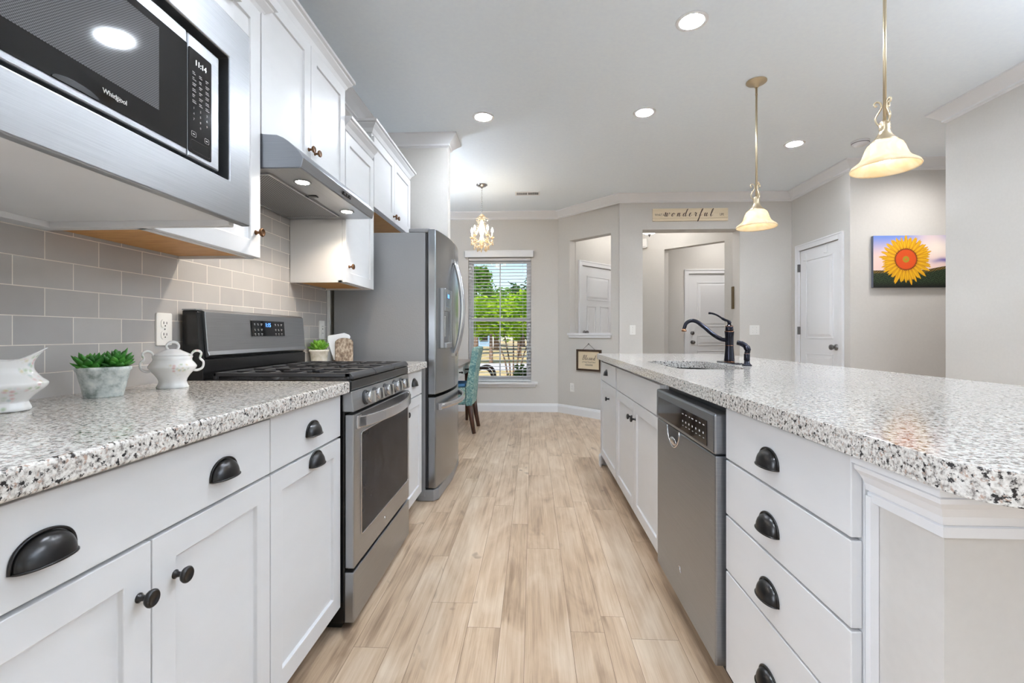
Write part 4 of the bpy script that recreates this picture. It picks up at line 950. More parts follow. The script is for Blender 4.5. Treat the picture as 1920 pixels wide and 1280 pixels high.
# small pot
px, py = -1.246, 2.675
pl = thing('planter', 'small round white pot with a bright green succulent beside the range', 'potted plant', (px, py, CT))
mb = MB(); mb.M = Matrix.Translation((px, py, CT)); mb.lathe([(.040, 0), (.042, .003), (.050, .066), (.055, .068), (.056, .078), (.053, .079), (.048, .075), (.047, .064), (.0001, .064)], n=32); mb.build('pot', POTWHITE, pl)
mb = MB(); mb.M = Matrix.Translation((px, py, CT)); rosette(mb, (0, 0, .07), .05, [(12, .062, 18), (12, .064, 38), (9, .062, 58), (6, .055, 76)], rn); mb.build('succulent', SUCC2, pl)
# napkin holder with napkins (napkins stay a thing of their own)
nx, ny = -1.155, 2.795
nh = thing('napkin_holder', 'arched brown stone napkin holder next to the refrigerator', 'napkin holder', (nx, ny, CT))
def arch(w_, h_): return [(-w_, 0), (w_, 0), (w_, h_-w_*.55)]+[(w_*cos(t), h_-w_*.55+w_*.55*sin(t)) for t in np.linspace(0, pi, 14)[1:-1]]+[(-w_, h_-w_*.55)]
for s in (-1, 1):
    mb = MB(); mb.M = Matrix.Translation((nx, ny, CT+.012)); mb.prism(arch(.052, .135), 'y', s*.036-.007, s*.036+.007); mb.build('stone_slab', STONE, nh, .003)
mb = MB(); mb.box(nx-.05, nx+.05, ny-.045, ny+.045, CT+.0005, CT+.012); mb.build('base', STONE, nh, .002)
spin(nh, radians(36))
np_ = thing('napkin_stack', 'white paper napkins fanned up out of the stone holder', 'napkins', (nx, ny, CT+.013))
rn = random.Random(8)
for k in range(7):
    mb = MB(); y = -.024+k*.008; dx = -.012+.002*k; M_ = Matrix.Translation((nx+dx, ny+y, CT+.0135)) @ Matrix.Rotation(radians(-4+rn.uniform(-2, 2)), 4, 'Y'); mb.M = M_
    mb.prism([(-.044, .004), (.036, .004), (.040, .08), (.056, .138), (.050, .150), (.030, .158+.003*rn.random()), (-.066, .152), (-.070, .13), (-.062, .08)], 'y', -.0028, .0028); mb.build('napkin', NAPKIN, np_, .001)
spin(np_, radians(36))

# ------------------------------------------------------------------ island
IX = .56; IB = 1.18; sI = -1
def open_box(r, y0, y1):
    mb = MB(); f = IX+.021
    mb.box(f, IB, y0, y0+.018, .098, .872); mb.box(f, IB, y1-.018, y1, .098, .872); mb.box(f, IB, y0+.018, y1-.018, .098, .116); mb.box(IB-.012, IB, y0+.018, y1-.018, .116, .872); mb.box(f, f+.02, y0+.018, y1-.018, .116, .872)
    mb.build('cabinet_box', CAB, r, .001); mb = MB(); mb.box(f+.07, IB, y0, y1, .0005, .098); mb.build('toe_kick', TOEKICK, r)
r = thing('island_cabinet', 'white island cabinet with four drawers and black cup pulls', 'cabinet', (.87, 1.11, 0), 'white island cabinets'); carcass(r, -1, IX, IB, .842, 1.383, 0, .872, .098)
zs = [(.722, .866), (.562, .716), (.402, .556), (.108, .396)]; pz = [.786, .632, .474, .262]
for (a, b), q in zip(zs, pz): cab_drawer(r, -1, IX, .845, 1.375, a, b, [(1.128, q)])
r = thing('island_cabinet', 'white island sink cabinet with false drawer front and two doors', 'cabinet', (.87, 2.6, 0), 'white island cabinets'); open_box(r, 2.05, 3.135)
# the carcass of the sink cabinet is open at the top for the bowl
cab_drawer(r, -1, IX, 2.075, 3.130, .712, .856, name='false_front')
cab_door(r, -1, IX, 2.075, 2.601, .098, .706, knob=(2.645-.085, .617)); cab_door(r, -1, IX, 2.604, 3.130, .098, .706, knob=(2.645, .617))
r = thing('island_cabinet', 'white end cabinet of the island with one drawer and one door', 'cabinet', (.87, 3.5, 0), 'white island cabinets'); carcass(r, -1, IX, IB, 3.137, 3.86, 0, .872, .098)
cab_drawer(r, -1, IX, 3.17, 3.80, .712, .856, [(3.54, .788)]); cab_door(r, -1, IX, 3.15, 3.83, .098, .706, knob=(3.425, .607))
mb = MB(); mb.box(IX+.001, IX+.02, 3.832, 3.86, .02, .87)
mb.sweep([(IX+.06, 3.862), (IX+.0, 3.862), (IX+.0, 3.80)], [(0, .002), (.012, .002), (.012, .085), (.004, .1), (0, .1)], -1)
mb.build('end_post', CAB, r, .001)
# half wall carrying the bar side and both ends
hw = tag(thing('island_half_wall', 'painted half wall wrapping the near end and back of the island', 'half wall', (.9, .77, 0)))
mb = MB(); mb.box(.595, 1.30, .70, .838, .0005, .872); mb.box(1.19, 1.30, .838, 3.86, .0005, .872); mb.build('wall_body', WALL, hw)
prof = [(0, .790), (.011, .790), (.012, .805), (.009, .807), (.015, .810), (.017, .822), (.025, .836), (.034, .846), (.035, .853), (.031, .855), (.039, .857), (.039, .871), (0, .871)]
mb = MB(); mb.sweep([(.595, .838), (.595, .70), (1.30, .70), (1.30, 3.86)], prof, -1); mb.build('cap_moulding', TRIM, hw)
mb = MB(); mb.box(.580, .594, .826, .838, .0005, .80); mb.build('corner_strip', TRIM, hw)
mb = MB(); mb.sweep([(.595, .81), (.595, .70), (1.30, .70), (1.30, 3.86)], BP, -1); mb.build('base_moulding', TRIM, hw)
# countertop with the sink cut-out
CI = .918
mb = MB()
outer = rrect(.533, 1.535, .56, 3.925, .07, 8); hole = rrect(.68, 1.02, 2.18, 2.86, .09, 8)
bm = bmesh.new()
def loopv(pts, z): return [bm.verts.new((p[0], p[1], z)) for p in pts]
ot, ob = loopv(outer, CI), loopv(outer, .876); ht, hb_ = loopv(hole, CI), loopv(hole, .876)
for A_, B_ in ((ot, ob), (ht, hb_)):
    for i in range(len(A_)): j = (i+1) % len(A_); bm.faces.new((A_[i], A_[j], B_[j], B_[i]))
for A_, B_ in ((ot, ht), (ob, hb_)):
    es = []
    for L_ in (A_, B_):
        for i in range(len(L_)): 
            e_ = bm.edges.get((L_[i], L_[(i+1) % len(L_)])) or bm.edges.new((L_[i], L_[(i+1) % len(L_)])); es.append(e_)
    bmesh.ops.triangle_fill(bm, use_beauty=True, use_dissolve=False, edges=es)
bmesh.ops.recalc_face_normals(bm, faces=bm.faces)
me = bpy.data.meshes.new('countertop'); bm.to_mesh(me); bm.free(); me.materials.append(GRANITE)
ic = bpy.data.objects.new('countertop', me); COL.objects.link(ic); tag(ic, 'large speckled granite island countertop with sink cut-out', 'countertop')
b = ic.modifiers.new('bevel', 'BEVEL'); b.width = .008; b.segments = 3; b.limit_method = 'ANGLE'; b.angle_limit = radians(40)
# undermount bowl
sk_ = thing('kitchen_sink', 'stainless undermount sink set in the island', 'sink', (.85, 2.52, .70))
mb = MB(); n = 36
def rr_loop(d, z): return [(p[0], p[1], z) for p in rrect(.672+d, 1.028-d, 2.172+d, 2.868-d, .095-d*.5, 8)]
L0, L1, L2, L3 = rr_loop(-.012, .875), rr_loop(0, .875), rr_loop(.004, .71), rr_loop(.03, .70); n = len(L0)
fs = [];
for j in range(3):
    for i in range(n): fs.append([j*n+i, j*n+(i+1) % n, (j+1)*n+(i+1) % n, (j+1)*n+i])
fs.append([3*n+i for i in range(n)]); mb.add(L0+L1+L2+L3, fs, 0, True); mb.build('bowl', SINKM, sk_)
mb = MB(); mb.lathe([(.045, .001), (.045, .004), (.032, .003), (.03, .001), (.0001, .001)], (.85, 2.52, .70), n=24); mb.build('drain', STEELB, sk_)
# faucet
fx_, fy_ = 1.10, 2.655
fc = thing('faucet', 'oil-rubbed bronze single-lever faucet at the island sink', 'faucet', (fx_, fy_, CI))
mb = MB(); mb.prism([(p[0], p[1]) for p in rrect(fx_-.03, fx_+.03, fy_-.125, fy_+.125, .03, 8)], 'z', CI, CI+.006); mb.build('deck_plate', ORB, fc, .002)
def lat(nm, prof, mat): mb = MB(); mb.lathe(prof, (fx_, fy_, CI), n=28); return mb.build(nm, mat, fc)
lat('column', [(.027, .006), (.028, .012), (.0265, .03), (.0225, .08), (.022, .10), (.0225, .145), (.0245, .172), (.0255, .178), (.0001, .1785)], ORB)
for zz, rr_ in ((.008, .029), (.098, .0235), (.176, .0265), (.2055, .0215)): 
    mb = MB(); mb.lathe([(rr_-.002, -.0022), (rr_, 0), (rr_-.002, .0022)], (fx_, fy_, CI+zz), n=28); mb.build('copper_band', COPPER, fc)
lat('cap', [(.021, .178), (.0215, .186), (.020, .204), (.018, .208), (.012, .212), (.008, .22), (.0001, .221)], ORB)
fdir = Vector((-.965, .26, 0))
def fp_(s, z): return (fx_+fdir.x*s, fy_+fdir.y*s, CI+z)
mb = MB(); pts = crv([fp_(.01, .128), fp_(.045, .135), fp_(.09, .165), fp_(.135, .205), fp_(.17, .232), fp_(.20, .238), fp_(.225, .224), fp_(.235, .20), fp_(.238, .188)], 7); mb.tube(pts, [.0125-.003*i/len(pts) for i in range(len(pts))], 14); mb.build('spout', ORB, fc)
mb = MB(); mb.lathe([(.010, .008), (.0135, -.002), (.0145, -.008), (.0115, -.009), (.0001, -.009)], fp_(.238, .184), n=20); mb.build('spout_tip', COPPER, fc)
mb = MB(); mb.tube(crv([fp_(0, .222), fp_(.004, .232), fp_(.03, .245), fp_(.06, .266), fp_(.085, .277), fp_(.108, .28)], 6), [.0075]*6+[.007]*8+[.005]*8+[.0055]*5+[.0062]*4, 10); mb.build('lever', ORB, fc)
mb = MB(); mb.sphere(fp_(0, .226), .0115, 14); mb.build('lever_hub', ORB, fc)
sx_, sy_ = 1.095, 2.43
sp_ = thing('side_sprayer', 'bronze side sprayer standing to the right of the faucet', 'sprayer', (sx_, sy_, CI))
mb = MB(); mb.lathe([(.024, 0), (.024, .004), (.018, .009), (.014, .014), (.0138, .024), (.0001, .024)], (sx_, sy_, CI), n=24); mb.build('base', ORB, sp_)
mb = MB(); mb.lathe([(.0125, .024), (.0145, .03), (.0145, .058), (.0125, .062), (.0001, .062)], (sx_, sy_, CI), n=24); mb.build('body', ORB, sp_)
mb = MB(); pts = crv([(sx_, sy_, CI+.062), (sx_+.003, sy_-.002, CI+.08), (sx_-.004, sy_+.002, CI+.098), (sx_-.022, sy_+.006, CI+.112), (sx_-.044, sy_+.01, CI+.118)], 6); mb.tube(pts, [.013]*6+[.0155]*6+[.0135]*8+[.0125]*5, 14); mb.build('spray_head', ORB, sp_)
mb = MB(); mb.lathe([(.0125, -.0015), (.0135, 0), (.0125, .0015)], (sx_, sy_, CI+.062), n=24); mb.build('copper_band', COPPER, sp_)
# dishwasher
r = thing('dishwasher', 'stainless dishwasher built into the island with top control strip', 'dishwasher', (.86, 1.71, 0))
DX = .537; dy0, dy1 = 1.392, 2.028
mb = MB(); mb.box(.585, 1.15, dy0+.004, dy1-.004, .10, .868); mb.box(.62, 1.15, dy0+.01, dy1-.01, .0005, .10); mb.build('tub', DARKGREY, r)
mb = MB(); mb.box(DX, .583, dy0, dy1, .105, .722); dd = mb.build('door', STEEL, r, .005)
mb = MB(); mb.box(DX-.004, .583, dy0, dy1, .725, .846); cs = mb.build('control_strip', STEEL, r, .007)
mb = MB(); mb.box(DX-.0055, DX-.004, dy0+.055, dy1-.035, .738, .815); cg = mb.build('control_glass', BLACKGLASS, cs)
mb = MB(); rr = random.Random(9)
for q in range(7):
    y = 1.475+q*.033
    mb.box(DX-.006, DX-.0055, y-.009, y+.008*rr.random(), .797, .8); mb.box(DX-.006, DX-.0055, y-.004, y+.004, .77, .776); mb.box(DX-.006, DX-.0055, y-.008, y+.002, .757, .759)
mb.build('control_legend', GREYTXT, cg)
mb = MB(); vs = []; fs = []; na = 12   # scooped pocket handle
cy = 1.80
for i in range(na+1):
    a = pi+pi*i/na
    for j, (k, dx) in enumerate(((1, -.0005), (.8, .010), (.5, .02), (.0, .024))): vs.append((DX+dx-.001, cy+.075*k*cos(a), .721+.07*k*sin(a)))
for i in range(na):
    for j in range(3): fs.append([i*4+j, i*4+j+1, i*4+5+j, i*4+4+j])
mb.add([(v[0]-.0012-(0.024-(v[0]-DX+.001))*0, v[1], v[2]) for v in vs], fs, 0, True)
mb2 = MB(); mb2.add([(DX-.0008-.012*sin(pi*0), cy+.075*cos(pi+pi*i/na), .721+.07*sin(pi+pi*i/na)) for i in range(na+1)]+[(DX-.0008, cy, .721)], [[i, i+1, na+1] for i in range(na)], 0)
mb2.build('pocket_recess', DARKGREY, dd)
mb = MB(); mb.tube([(DX-.001, cy+.075*cos(pi+pi*i/na), .721+.07*sin(pi+pi*i/na)) for i in range(na+1)], .0035, 8); mb.sphere((DX-.002, cy, .672), .016, 14, 0, .25, 2.6, 1); mb.build('pocket_lip', STEELB, dd)
mb = MB(); mb.tube([(DX-.0006, 1.735-.03*t, .225+.010*sin(t*6)) for t in np.linspace(0, 1, 16)], .0012, 5); mb.tube([(DX-.0006, 1.725+.010*cos(t), .227+.009*sin(t)) for t in np.linspace(0, 5, 14)], .001, 5); mb.build('script_emblem', STEELB, dd)
# ------------------------------------------------------------------ ceiling things
def can(x, y, label):
    r = thing('ceiling_light', label, 'ceiling light', (x, y, HC), 'recessed ceiling lights')
    mb = MB(); mb.lathe([(.062, -.002), (.078, -.006), (.084, -.003), (.085, 0), (.062, 0)], (x, y, HC), n=36); mb.build('trim_ring', TRIM, r)
    mb = MB(); mb.lathe([(.0001, -.0035), (.062, -.0035)], (x, y, HC), n=32); mb.build('lens', CANLENS, r)
can(.862, 2.56, 'lit recessed ceiling light nearest the camera, above the island edge')
can(-.381, 3.62, 'lit recessed ceiling light over the aisle, leftmost on the ceiling')
can(.856, 3.60, 'lit recessed ceiling light in the middle of the ceiling, left of the farther pendant')
can(2.329, 4.25, 'small lit recessed ceiling light farthest right, between the two pendants')
# more of the same cans in the room behind and beside the camera
for (x, y, t) in ((.1, 1.8, 'over the aisle just above the picture edge'), (-.15, .4, 'over the aisle above the camera'), (2.33, 1.6, 'right of the island, out of the picture')):
    can(x, y, 'recessed ceiling light '+t)
sd = thing('smoke_detector', 'white round smoke detector on the ceiling behind the near pendant', 'smoke detector', (2.877, 4.22, HC))
mb = MB(); mb.lathe([(.07, 0), (.07, -.01), (.064, -.022), (.05, -.034), (.02, -.038), (.0001, -.038)], (2.877, 4.22, HC), n=32); mb.build('body', TRIM, sd)
mb = MB(); mb.lathe([(.0655, -.021), (.0672, -.018), (.0655, -.015)], (2.877, 4.22, HC), n=32); mb.build('vent_ring', DARKGREY, sd)
vt = thing('air_vent', 'white ceiling air register beyond the chandelier', 'vent', (-.057, 5.6, HC))
mb = MB(); ring = (-.20, .085); 
def zring(mb, x0, x1, y0, y1, t, z0, z1, mat=0):
    mb.box(x0, x0+t, y0, y1, z0, z1, mat); mb.box(x1-t, x1, y0, y1, z0, z1, mat); mb.box(x0+t, x1-t, y0, y0+t, z0, z1, mat); mb.box(x0+t, x1-t, y1-t, y1, z0, z1, mat)
zring(mb, -.205, .09, 5.53, 5.67, .018, HC-.009, HC); mb.box(-.065, -.05, 5.548, 5.652, HC-.009, HC); mb.build('frame', TRIM, vt, .002)
mb = MB(); mb.box(-.187, .072, 5.548, 5.652, HC-.002, HC-.0005); mb.build('dark_duct', DARKSLOT, vt)
mb = MB()
for i in range(22):
    x = -.180+i*.0116
    if not -.068 < x < -.047: mb.obox((x, 5.60, HC-.005), (.0014, .104, .009), Matrix.Rotation(radians(30), 3, 'Y'))
mb.build('louvres', TRIM, vt)

# ------------------------------------------------------------------ pendants
def pendant(x, y, label):
    r = thing('pendant_lamp', label, 'pendant lamp', (x, y, HC), 'pendant lamps over the island')
    mb = MB(); mb.lathe([(.064, 0), (.064, -.006), (.058, -.011), (.050, -.012), (.047, -.016), (.020, -.022), (.012, -.04), (.0001, -.04)], (x, y, HC), n=36); mb.build('canopy', BRASS, r)
    mb = MB(); mb.tube([(x, y, HC-.035), (x, y, 1.995)], .0065, 12); mb.tube([(x, y, HC-.09), (x, y, HC-.085)], .008, 12); mb.build('rod', BRASS, r)
    for k in range(3):
        a = 2*pi*k/3+.5; ca_, sa_ = cos(a), sin(a)
        pth = crv([(.014, 1.976, 0), (.029, 1.998, 0), (.031, 2.020, 0), (.018, 2.044, 0), (.011, 2.062, 0), (.016, 2.080, 0), (.028, 2.087, 0), (.036, 2.079, 0), (.033, 2.069, 0), (.026, 2.070, 0)], 6)
        mb = MB(); mb.tube([(x+q.x*ca_, y+q.x*sa_, q.y) for q in pth], .0036, 8); mb.build('scroll_arm', BRASS, r)
    mb = MB(); mb.lathe([(.0001, 2.0), (.014, 1.998), (.021, 1.990), (.018, 1.985), (.022, 1.979), (.019, 1.973), (.022, 1.966), (.019, 1.960), (.022, 1.948), (.029, 1.934), (.040, 1.920), (.049, 1.910), (.050, 1.905), (.0001, 1.905)], (x, y, 0), n=32); mb.build('shade_holder', BRASS, r)
    pr = [(.040, 1.911), (.052, 1.905), (.063, 1.895), (.071, 1.878), (.078, 1.857), (.085, 1.840), (.094, 1.828), (.108, 1.817), (.121, 1.807), (.126, 1.797), (.124, 1.792), (.119, 1.797), (.105, 1.811), (.091, 1.823), (.082, 1.836), (.075, 1.855), (.068, 1.875), (.060, 1.890), (.050, 1.900), (.040, 1.905)]
    mb = MB(); mb.lathe(pr, (x, y, 0), n=48); mb.build('shade', SHADE, r)
    mb = MB(); mb.lathe([(.013, 1.904), (.014, 1.892), (.02, 1.878), (.027, 1.862), (.029, 1.848), (.024, 1.832), (.013, 1.822), (.0001, 1.820)], (x, y, 0), n=20); mb.build('bulb', PBULB, r)
    return r
PBULB = emis('pendant_bulb', (1, .86, .66), 12)
pendant(1.50, 3.19, 'brass pendant lamp with bell glass shade, the farther one over the island')
pendant(1.52, 2.08, 'brass pendant lamp with bell glass shade, nearest the camera')

# ------------------------------------------------------------------ chandelier
cx, cy = -.571, 5.26
ch = thing('chandelier', 'small crystal chandelier with lit candle bulbs in front of the window', 'chandelier', (cx, cy, HC))
mb = MB(); mb.lathe([(.064, 0), (.064, -.008), (.05, -.014), (.046, -.02), (.02, -.026), (.008, -.04), (.0001, -.04)], (cx, cy, HC), n=32); mb.build('canopy', CHROME, ch)
mb = MB()
for i in range(12):
    z = HC-.045-i*.0235; a = (i % 2)*pi/2
    mb.tube([(cx+.006*cos(t)*cos(a), cy+.006*cos(t)*sin(a), z-.0115+.015*sin(t)) for t in np.linspace(0, 2*pi, 10)[:-1]], .0018, 5, closed=True)
mb.build('chain', CHROME, ch)
zb = 2.02
mb = MB(); mb.lathe([(.0001, 2.44), (.012, 2.435), (.03, 2.42), (.028, 2.405), (.012, 2.39), (.016, 2.36), (.030, 2.30), (.034, 2.26), (.022, 2.22), (.014, 2.19), (.024, 2.17), (.030, 2.15), (.018, 2.125), (.008, 2.10), (.0001, 2.09)], (cx, cy, 0), n=20); mb.build('centre_column', CRYSTAL, ch)
CANDLE = simple('candle_sleeve', lin(240, 232, 214), .5)
FLAME = emis('candle_bulb', (1, .84, .58), 30)
rn = random.Random(4)
def beads(mb, pts, r, n=6):
    for p in pts: mb.sphere(p, r, n)
for k in range(5):
    a = 2*pi*k/5+.35; dx, dy = cos(a), sin(a)
    def q(s, z): return (cx+dx*s, cy+dy*s, z)
    mb = MB(); mb.tube(crv([q(.014, 2.16), q(.05, 2.125), (q(.095, 2.115)), q(.128, 2.145), q(.122, 2.175)], 6), .0045, 7); mb.lathe([(.004, 2.17), (.022, 2.176), (.026, 2.184), (.020, 2.182), (.0001, 2.18)], (cx+dx*.122, cy+dy*.122, 0), n=14); arm = mb.build('arm', CRYSTAL, ch)
    mb = MB(); mb.lathe([(.009, 2.18), (.009, 2.235), (.0001, 2.236)], (cx+dx*.122, cy+dy*.122, 0), n=12); mb.build('candle', CANDLE, arm)
    mb = MB(); mb.lathe([(.006, 2.236), (.012, 2.247), (.0125, 2.258), (.007, 2.278), (.0001, 2.295)], (cx+dx*.122, cy+dy*.122, 0), n=12); mb.build('flame_bulb', FLAME, arm)
    mb = MB(); mb.tube(crv([q(.03, 2.385), q(.055, 2.40), q(.07, 2.385), q(.06, 2.365), q(.048, 2.372)], 5), .003, 6); mb.build('top_scroll', CRYSTAL, ch)
    mb = MB(); beads(mb, [q(.03+.09*t, 2.40-.23*t-.10*sin(pi*t)*0.6) for t in np.linspace(0, 1, 15)], .0062); mb.build('bead_strand', CRYSTAL, ch)
    a2 = a+2*pi/5
    mb = MB(); beads(mb, [(cx+.125*((1-t)*cos(a)+t*cos(a2)), cy+.125*((1-t)*sin(a)+t*sin(a2)), 2.165-.075*sin(pi*t)) for t in np.linspace(0, 1, 13)], .006); mb.build('bead_swag', CRYSTAL, ch)
    mb = MB(); beads(mb, [q(.122-.11*t, 2.15-.085*sin(pi*t*.9)) for t in np.linspace(.05, 1, 11)], .006); mb.build('bead_strand', CRYSTAL, ch)
    for (s, z0_, ang) in ((.128, 2.145, a), (.085, 2.085, a+.6), (.05, 2.07, a+.2)):
        p = (cx+s*cos(ang), cy+s*sin(ang)); mb = MB(); mb.sphere((p[0], p[1], z0_-.008), .006, 6); mb.lathe([(.0001, -.062), (.009, -.046), (.006, -.026), (.0001, -.014)], (p[0], p[1], z0_), n=6, smooth=False); mb.build('drop', CRYSTAL, ch)
mb = MB(); mb.sphere((cx, cy, 2.065), .018, 10); mb.build('finial_ball', CRYSTAL, ch)
lamp('chandelier_glow', 'POINT', (cx, cy, 2.24), 6, (1, .84, .62), shadow_soft_size=.05)

# ------------------------------------------------------------------ foyer light and chime
fx2, fy2 = 1.60, 6.45
fl_ = thing('ceiling_light', 'white glass bowl ceiling light seen through the cased opening', 'ceiling light', (fx2, fy2, HC))
mb = MB(); mb.lathe([(.06, 0), (.06, -.02), (.012, -.03), (.008, -.05), (.008, -.29), (.0001, -.29)], (fx2, fy2, HC), n=24); mb.build('stem', SATIN, fl_)
mb = MB(); mb.lathe([(.13, 2.52), (.128, 2.505), (.105, 2.473), (.06, 2.448), (.01, 2.44), (.0001, 2.44)], (fx2, fy2, 0), n=32); mb.build('glass_bowl', emis('lit_opal_glass', (1, .97, .92), 5), fl_)
mb = MB(); mb.lathe([(.0001, 2.405), (.006, 2.41), (.01, 2.425), (.022, 2.437), (.022, 2.442)], (fx2, fy2, 0), n=16); mb.build('finial', SATIN, fl_)
lamp('foyer_light', 'POINT', (fx2, fy2, 2.60), 9, (1, .95, .88), shadow_soft_size=.1)
lamp('entry_can_light', 'AREA', (2.9, 6.95, HC-.01), 6, (1, .97, .93), (0, 0, 0), shape='DISK', size=.2)
lamp('hall_can_light', 'SPOT', (3.62, 4.15, HC-.02), 46, (1, .98, .95), (0, 0, 0), spot_size=radians(165), spot_blend=1, shadow_soft_size=.12)
IM = locM(IA, (R2, -R2))
cm = thing('door_chime', 'white door chime box on the foyer wall under the bowl light', 'door chime', tuple(IM @ Vector((.2, 0, 2.42))))
mb = MB(); mb.M = IM; mb.prism([(p[0], p[1]) for p in rrect(.09, .235, 2.405, 2.55, .02)], 'y', -.045, -.001); mb.build('cover', WHITEPL, cm, .006)
mb = MB(); mb.M = IM; mb.box(.10, .225, -.047, -.045, 2.425, 2.428); mb.build('grille_line', DARKGREY, cm)
OLIVE = simple('olive_brown_frame', lin(96, 78, 46), .5)
pf = thing('picture_frame', 'brown picture frame seen edge-on at the right side of the cased opening', 'picture frame', (2.485, 5.87, 1.39))
mb = MB(); mb.box(2.474, 2.491, 5.865, 5.915, 1.39, 1.667); mb.build('frame', OLIVE, pf, .003)

# ------------------------------------------------------------------ hand-lettered signs
def ribbon(mb, strokes, M, s, pen=.10, thin=.03, mat=0, slant=.28, depth=.0008):
    for st in strokes:
        P_ = crv([(p[0], p[1], 0) for p in st], 7); n = len(P_); vs = []
        for i, p in enumerate(P_):
            t = (P_[min(i+1, n-1)]-P_[max(i-1, 0)]); t = t.normalized() if t.length > 1e-9 else Vector((1, 0, 0))
            w_ = thin+pen*max(0, -t.y)**1.5; nn = Vector((-t.y, t.x, 0))*w_*.5
            for sg in (1, -1):
                q = p+nn*sg; vs.append(M @ Vector(((q.x+q.y*slant)*s, q.y*s, depth)))
        mb.add(vs, [[2*i, 2*i+1, 2*i+3, 2*i+2] for i in range(n-1)], mat)
G = {
 'w': (1.25, [[(0, .75), (.12, .95), (.2, .8), (.2, .3), (.3, .02), (.48, .12), (.58, .5), (.6, .85)], [(.6, .85), (.58, .35), (.68, .02), (.88, .1), (1.02, .5), (1.0, .85), (1.1, .72), (1.3, .74)]]),
 'o': (.85, [[(.45, .8), (.2, .62), (.14, .28), (.3, .02), (.52, .14), (.6, .48), (.45, .8)], [(.45, .8), (.6, .62), (.9, .66)]]),
 'n': (1.0, [[(.1, .6), (.2, .78), (.22, .5), (.2, 0)], [(.2, .15), (.36, .62), (.54, .8), (.62, .58), (.6, .2), (.7, .01), (.85, .06), (1.02, .3)]]),
 'd': (1.0, [[(.66, .72), (.4, .8), (.16, .5), (.16, .15), (.34, .01), (.54, .2), (.68, .6)], [(.95, 1.75), (.78, 1.6), (.68, .9), (.64, .25), (.74, .01), (.9, .08), (1.05, .3)]]),
 'e': (.8, [[(.05, .3), (.35, .42), (.5, .66), (.38, .82), (.2, .6), (.18, .2), (.34, .0), (.56, .06), (.82, .34)]]),
 'r': (.8, [[(.05, .3), (.2, .7), (.26, .95), (.24, .78), (.36, .76), (.52, .74), (.46, .4), (.48, .08), (.62, .02), (.84, .3)]]),
 'f': (.75, [[(.0, .2), (.3, .6), (.52, 1.3), (.62, 1.75), (.46, 1.72), (.34, 1.1), (.26, 0), (.2, -.9), (.1, -1.25), (.02, -1.0), (.16, -.4), (.42, .1), (.78, .35)]]),
 'u': (1.0, [[(.05, .5), (.2, .8), (.18, .35), (.26, .03), (.44, .08), (.6, .4), (.66, .8)], [(.66, .8), (.6, .3), (.7, .01), (.86, .08), (1.02, .34)]]),
 'l': (.7, [[(.0, .3), (.3, .7), (.5, 1.4), (.44, 1.78), (.28, 1.5), (.2, .6), (.26, .04), (.44, .02), (.72, .3)]]),
 's': (.65, [[(.0, .2), (.24, .6), (.34, .86), (.42, .5), (.42, .16), (.24, .0), (.1, .1)], [(.24, .0), (.45, .1), (.68, .32)]]),
 'B': (1.2, [[(.42, 1.7), (.34, 1.0), (.22, .0)], [(.05, 1.3), (.3, 1.72), (.75, 1.8), (.92, 1.45), (.7, 1.05), (.42, .95)], [(.42, .95), (.85, .9), (.95, .45), (.65, .02), (.3, .05), (.1, .2)]]),
}
def script(mb, word, M, s, gap=.05, **kw):
    W_ = sum(G[c][0]+gap for c in word); x = -W_/2
    for c in word:
        ribbon(mb, [[(p[0]+x, p[1]) for p in st] for st in G[c][1]], M, s, **kw); x += G[c][0]+gap
sg = thing('wall_sign', 'long cream wooden sign lettered above the cased opening', 'sign', (1.9, 5.70, 2.44))
mb = MB(); mb.box(1.455, 2.346, 5.696, 5.719, 2.475, 2.592); mb.box(1.455, 2.346, 5.696, 5.719, 2.443, 2.4735); bd = mb.build('board', CREAMWOOD, sg, .0015)
SM = frameM((1.905, 5.6958, 2.525), (1, 0, 0), (0, -1, 0))
mb = MB(); script(mb, 'wonderful', frameM((1.885, 5.6955, 2.497), (1, 0, 0), (0, -1, 0)), .050, gap=.42, pen=.18, thin=.07); mb.build('script_word', INK, bd)
mb = MB(); text_into(mb, 'WHAT A', .040, frameM((1.535, 5.6955, 2.515), (1, 0, 0), (0, -1, 0)), sx=.72); text_into(mb, 'LIFE', .040, frameM((2.272, 5.6955, 2.515), (1, 0, 0), (0, -1, 0)), sx=.72); mb.build('small_words', INK, bd)
# framed quote on the angled wall
x0, x1, z0, z1 = .342, .735, .602, .878
o_ = onP((x0+x1)/2, z0)
bs = thing('wall_sign', 'dark framed cream quote hanging by a string below the pass-through', 'sign', o_)
mb = MB(); mb.M = MP; t = .024
for (a, b, c_, d) in ((x0, x0+t, z0, z1), (x1-t, x1, z0, z1), (x0+t, x1-t, z0, z0+t), (x0+t, x1-t, z1-t, z1)): mb.box(a, b, -.03, -.002, c_, d)
mb.build('frame', PICFRAME, bs, .002)
mb = MB(); mb.M = MP; mb.box(x0+t, x1-t, -.016, -.006, z0+t, z1-t); pp = mb.build('paper', CREAMPAPER, bs)
mid = onP((x0+x1)/2, 0)
def bfr(z): p = onP((x0+x1)/2, z); return frameM((p[0]-R2*.0165, p[1]-R2*.0165, z), (R2, -R2, 0), pn)
mb = MB(); script(mb, 'Blessed', bfr(.742), .036, gap=.02, pen=.16, thin=.06); mb.build('script_word', INK, pp)
mb = MB(); ribbon(mb, [[(-3+.18*i, .22*((-1)**i)*(1 if i % 5 else 0)) for i in range(34)]], bfr(.715), .036, pen=.05, thin=.05); mb.build('small_script', INK, pp)
